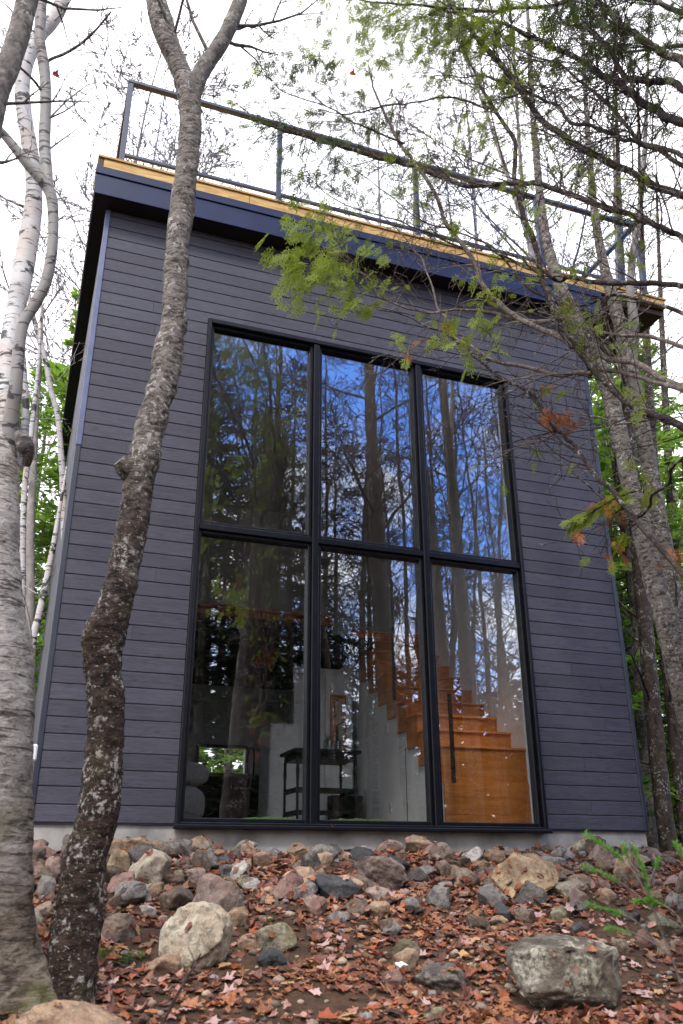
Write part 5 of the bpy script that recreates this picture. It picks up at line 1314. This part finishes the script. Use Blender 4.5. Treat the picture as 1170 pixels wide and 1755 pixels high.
# sparse litter further out
for i in range(2600):
    a = rl.uniform(-1.2, 2.4); d = rl.uniform(5, 16); x, y = CAM_POS[0]+math.sin(a)*d, CAM_POS[1]+math.cos(a)*d
    if -.3 < x < 6 and -.2 < y < 7.4: continue
    V, F3_, F4 = LT[rl.integers(0, 17)]; s = rl.uniform(.07, .13); a2 = rl.uniform(0, 6.28)
    W_ = V*s@np.array([[math.cos(a2), math.sin(a2), 0], [-math.sin(a2), math.cos(a2), 0], [0, 0, 1]])+np.array([x, y, gz(x, y)+.012])
    c = pc[rl.choice(len(pc), p=pw)]*rl.uniform(.7, 1.25); litter.add(W_, F3_, c, 0, False); litter.add(W_, F4, c, 0, False)
tag(litter.build('leaf_litter', L_LITTER), 'carpet of fallen rust brown maple leaves', 'leaf litter', None, 'stuff')
# larger single leaves one can pick out
KIND = {'pale pink': ((.52, .34, .325), 'pale pinkish maple leaf lying underside up on the leaf litter', 70), 'rust red': ((.36, .085, .035), 'rust red maple leaf lying on top of the leaf litter', 80), 'tan': ((.46, .28, .14), 'dry tan maple leaf lying on top of the leaf litter', 60)}
for kn, (c, lab, num) in KIND.items():
    protos = []
    for k in range(4):
        V, F3_, F4 = LT[rl.integers(0, 9)]; mb = MB(); cc = np.array(c)*rl.uniform(.8, 1.2)
        V = V*np.array([1, 1, .45]); mb.add(V, F3_, cc, 0, False); mb.add(V, F4, cc, 0, False)
        st_ = [(0, -.04, .01), (.02, -.25, .03), (.05, -.5, .06)]; mb.tube(st_, [.012, .009, .006], 4, cc*.5)
        protos.append([mb.build('fallen_leaf', L_LITTER, None, (0, 0, 0)), False])
    i = 0
    while i < num:
        x = rl.uniform(-1.2, 4.6); y = -1.2-rl.beta(2.2, 1.3)*2.7
        s = rl.uniform(.075, .125); ps = leaf_pose(x, y, s, rl, .12, .12)
        if ps is None or ps[1][2]-gz(x, y) > .09: continue
        pr = protos[i % 4]
        if not pr[1]: o = pr[0]; pr[1] = True
        else: o = pr[0].copy(); COL.objects.link(o)
        Mx = Matrix(ps[0].tolist()).to_4x4(); o.rotation_euler = Mx.to_euler(); o.location = ps[1]+np.array([0, 0, .008]); o.scale = (s, s, s)
        tag(o, lab, 'leaf', 'single %s leaves on the litter' % kn); i += 1

# leaves caught on branches and sill
def single_leaf(p, s, c, lab, rot):
    V, F3_, F4 = LT[3]; mb = MB(); mb.add(V*s, F3_, c, 0, False); mb.add(V*s, F4, c, 0, False)
    o = mb.build('fallen_leaf', L_LITTER, None, (0, 0, 0)); o.location = p; o.rotation_euler = rot; tag(o, lab, 'leaf')
single_leaf(at_d(604, 129, 5.4), .085, (.42, .13, .03), 'orange brown leaf caught in the cedar twigs against the sky', (1.3, .2, -.3))
single_leaf(at_d(95, 131, DL), .07, (.40, .08, .07), 'red leaf hanging beside the white birch stems', (1.4, .1, .2))
single_leaf(at_y(570, 1417, -.06)+np.array([0, 0, .003]), .05, (.42, .15, .04), 'orange leaf lying on the black window sill', (.2, .1, 1))
# white bark scrap
p, D = ground_hit(688, 1676); mb = MB(); n = 12; t = np.linspace(-.5, .5, n)
V = np.concatenate([np.stack([t*.085, np.full(n, y), .018+.02*np.cos(t*3)+.004*np.sin(t*13+y*40)], -1) for y in (-.02, .0, .022)])
F = [(r*n+i, r*n+i+1, (r+1)*n+i+1, (r+1)*n+i) for r in range(2) for i in range(n-1)]
mb.add(V, F); o = mb.build('bark_scrap', M_PLAST, None, (0, 0, 0)); o.location = p+np.array([0, 0, .03]); o.rotation_euler = (.3, .25, .5); tag(o, 'curled white scrap of birch bark beside the dark speckled rock', 'bark scrap')
so = o.modifiers.new('thick', 'SOLIDIFY'); so.thickness = .002

# ================================================================== SMALL PLANTS
fp, fD = ground_hit(1150, 1735)
fir = thing('fir_sapling', 'bright green fir sapling reaching in from the right over the rocks', 'sapling', tuple(at_d(1190, 1745, 3.35)))
sm, nm = MB(), MB(); rf = np.random.default_rng(21)
def fir_branch(pts, D):
    Q, q = hand_path(pts, 40, D); sm.tube(Q, np.linspace(.004, .0015, 40), 5)
    Ls = np.linalg.norm(np.diff(Q, axis=0), axis=1).sum(); m = int(Ls*700)
    for i in range(m):
        t = rf.uniform(.5, 1); a = min(int(t*39), 38); p = Q[a]+(Q[a+1]-Q[a])*rf.random(); T = nrm(Q[a+1]-Q[a])
        d = side_dir(T, rf.uniform(.6, 1.1), rf, .5); l = rf.uniform(.013, .022); s = nrm(np.cross(d, rf.normal(0, 1, 3)))*.0016
        c = np.clip(.3+.6*t+rf.normal(0, .1), 0, 1)
        nm.add([p, p+d*l*.5+s, p+d*l, p+d*l*.5-s], [(0, 1, 2, 3)], (c, c, c), 0, False)
for pts in ([(1190, 1745, 8), (1150, 1640, 6), (1120, 1560, 5), (1105, 1500, 4), (1085, 1450, 3)], [(1130, 1580, 4), (1090, 1500, 4), (1050, 1460, 3), (1002, 1428, 2)], [(1150, 1640, 4), (1090, 1580, 3), (1050, 1562, 3), (1005, 1548, 2)], [(1120, 1560, 4), (1080, 1525, 3), (1040, 1500, 2), (1000, 1485, 2)], [(1190, 1640, 4), (1160, 1570, 3), (1120, 1545, 3), (1085, 1545, 2)], [(1110, 1520, 3), (1122, 1490, 3), (1130, 1470, 2)], [(1150, 1640, 4), (1110, 1610, 3), (1065, 1595, 2), (1040, 1590, 2)], [(1190, 1560, 4), (1175, 1480, 3), (1158, 1445, 2)], [(1100, 1500, 3), (1078, 1475, 2), (1068, 1445, 2)]):
    fir_branch(pts, 3.35)
sm.build('stem', B_TWIG, fir); nm.build('needles', L_FIR, fir)
GW = 'small green weeds in the leaf litter'
for i, (u, v, k, lab) in enumerate(((178, 1640, 7, 'tuft of small green weeds right of the leaning maple base'), (212, 1650, 6, 'little green weed between the maple base and the egg shaped boulder'), (240, 1646, 5, 'green weed sprout left of the egg shaped boulder'), (310, 1660, 5, 'tiny green sprig in front of the egg shaped boulder'), (463, 1582, 4, 'tiny green seedling above the mossy half buried rock'), (60, 1655, 4, 'small green weed between the two left trunks'))):
    p, D = ground_hit(u, v); t = thing('weed', lab, 'plant', tuple(p), GW); s_, l_ = MB(), MB()
    for j in range(k*2):
        b = p+np.array([rf.normal(0, .02), rf.normal(0, .02), -.005]); d = nrm([rf.normal(0, .5), rf.normal(0, .5), 1]); h = rf.uniform(.02, .06)
        s_.tube([b, b+d*h*.5, b+d*h], .0012, 4, cap=False)
        for q in range(3):
            a = rf.uniform(0, 6.28)+q*2.1; dd = np.array([math.cos(a), math.sin(a), .15]); sd_ = np.array([-dd[1], dd[0], 0]); L = rf.uniform(.012, .024); e = b+d*h
            l_.add([e, e+dd*L*.55+sd_*L*.4, e+dd*L, e+dd*L*.55-sd_*L*.4], [(0, 1, 2, 3)], (rf.random(),)*3, 0, False)
    s_.build('stem', L_FIR, t); l_.build('leaves', L_FIR, t)
def stick(label, pts, D):
    Q, q = hand_path(pts, 40, D); mb = MB(); mb.tube(Q, q, 8, disp=bark_disp(.15, 30, 30, 2)); b = Q[0]
    rr_ = np.random.default_rng(5); sp = dict(wob=.15, up=0, rmin=.0012, kids=(0, 2, 2, 2), ratio=.5)
    for i in (12, 22, 30): grow(mb, Q[i], side_dir(Q[i+1]-Q[i], .7, rr_), .07, .0016, 1, rr_, sp)
    tag(mb.build('dead_twig', B_CEDAR, None, tuple(b)), label, 'twig')
stick('thin dark twig standing in the leaves before the egg shaped boulder', [(275, 1762, 5, 3.75), (300, 1712, 5, 3.8), (318, 1680, 4, 3.85), (333, 1655, 3.5, 3.9), (344, 1634, 2.5, 3.9)], 3.8)
p, D = ground_hit(1080, 1660)
stick('thin stick lying on the litter right of the lichen boulder', [(1066, 1652, 4, D), (1100, 1666, 4, D-.03), (1135, 1675, 3.5, D-.05), (1168, 1680, 3, D-.05)], D)

for o in bpy.data.objects:
    if '_org' in o: del o['_org']
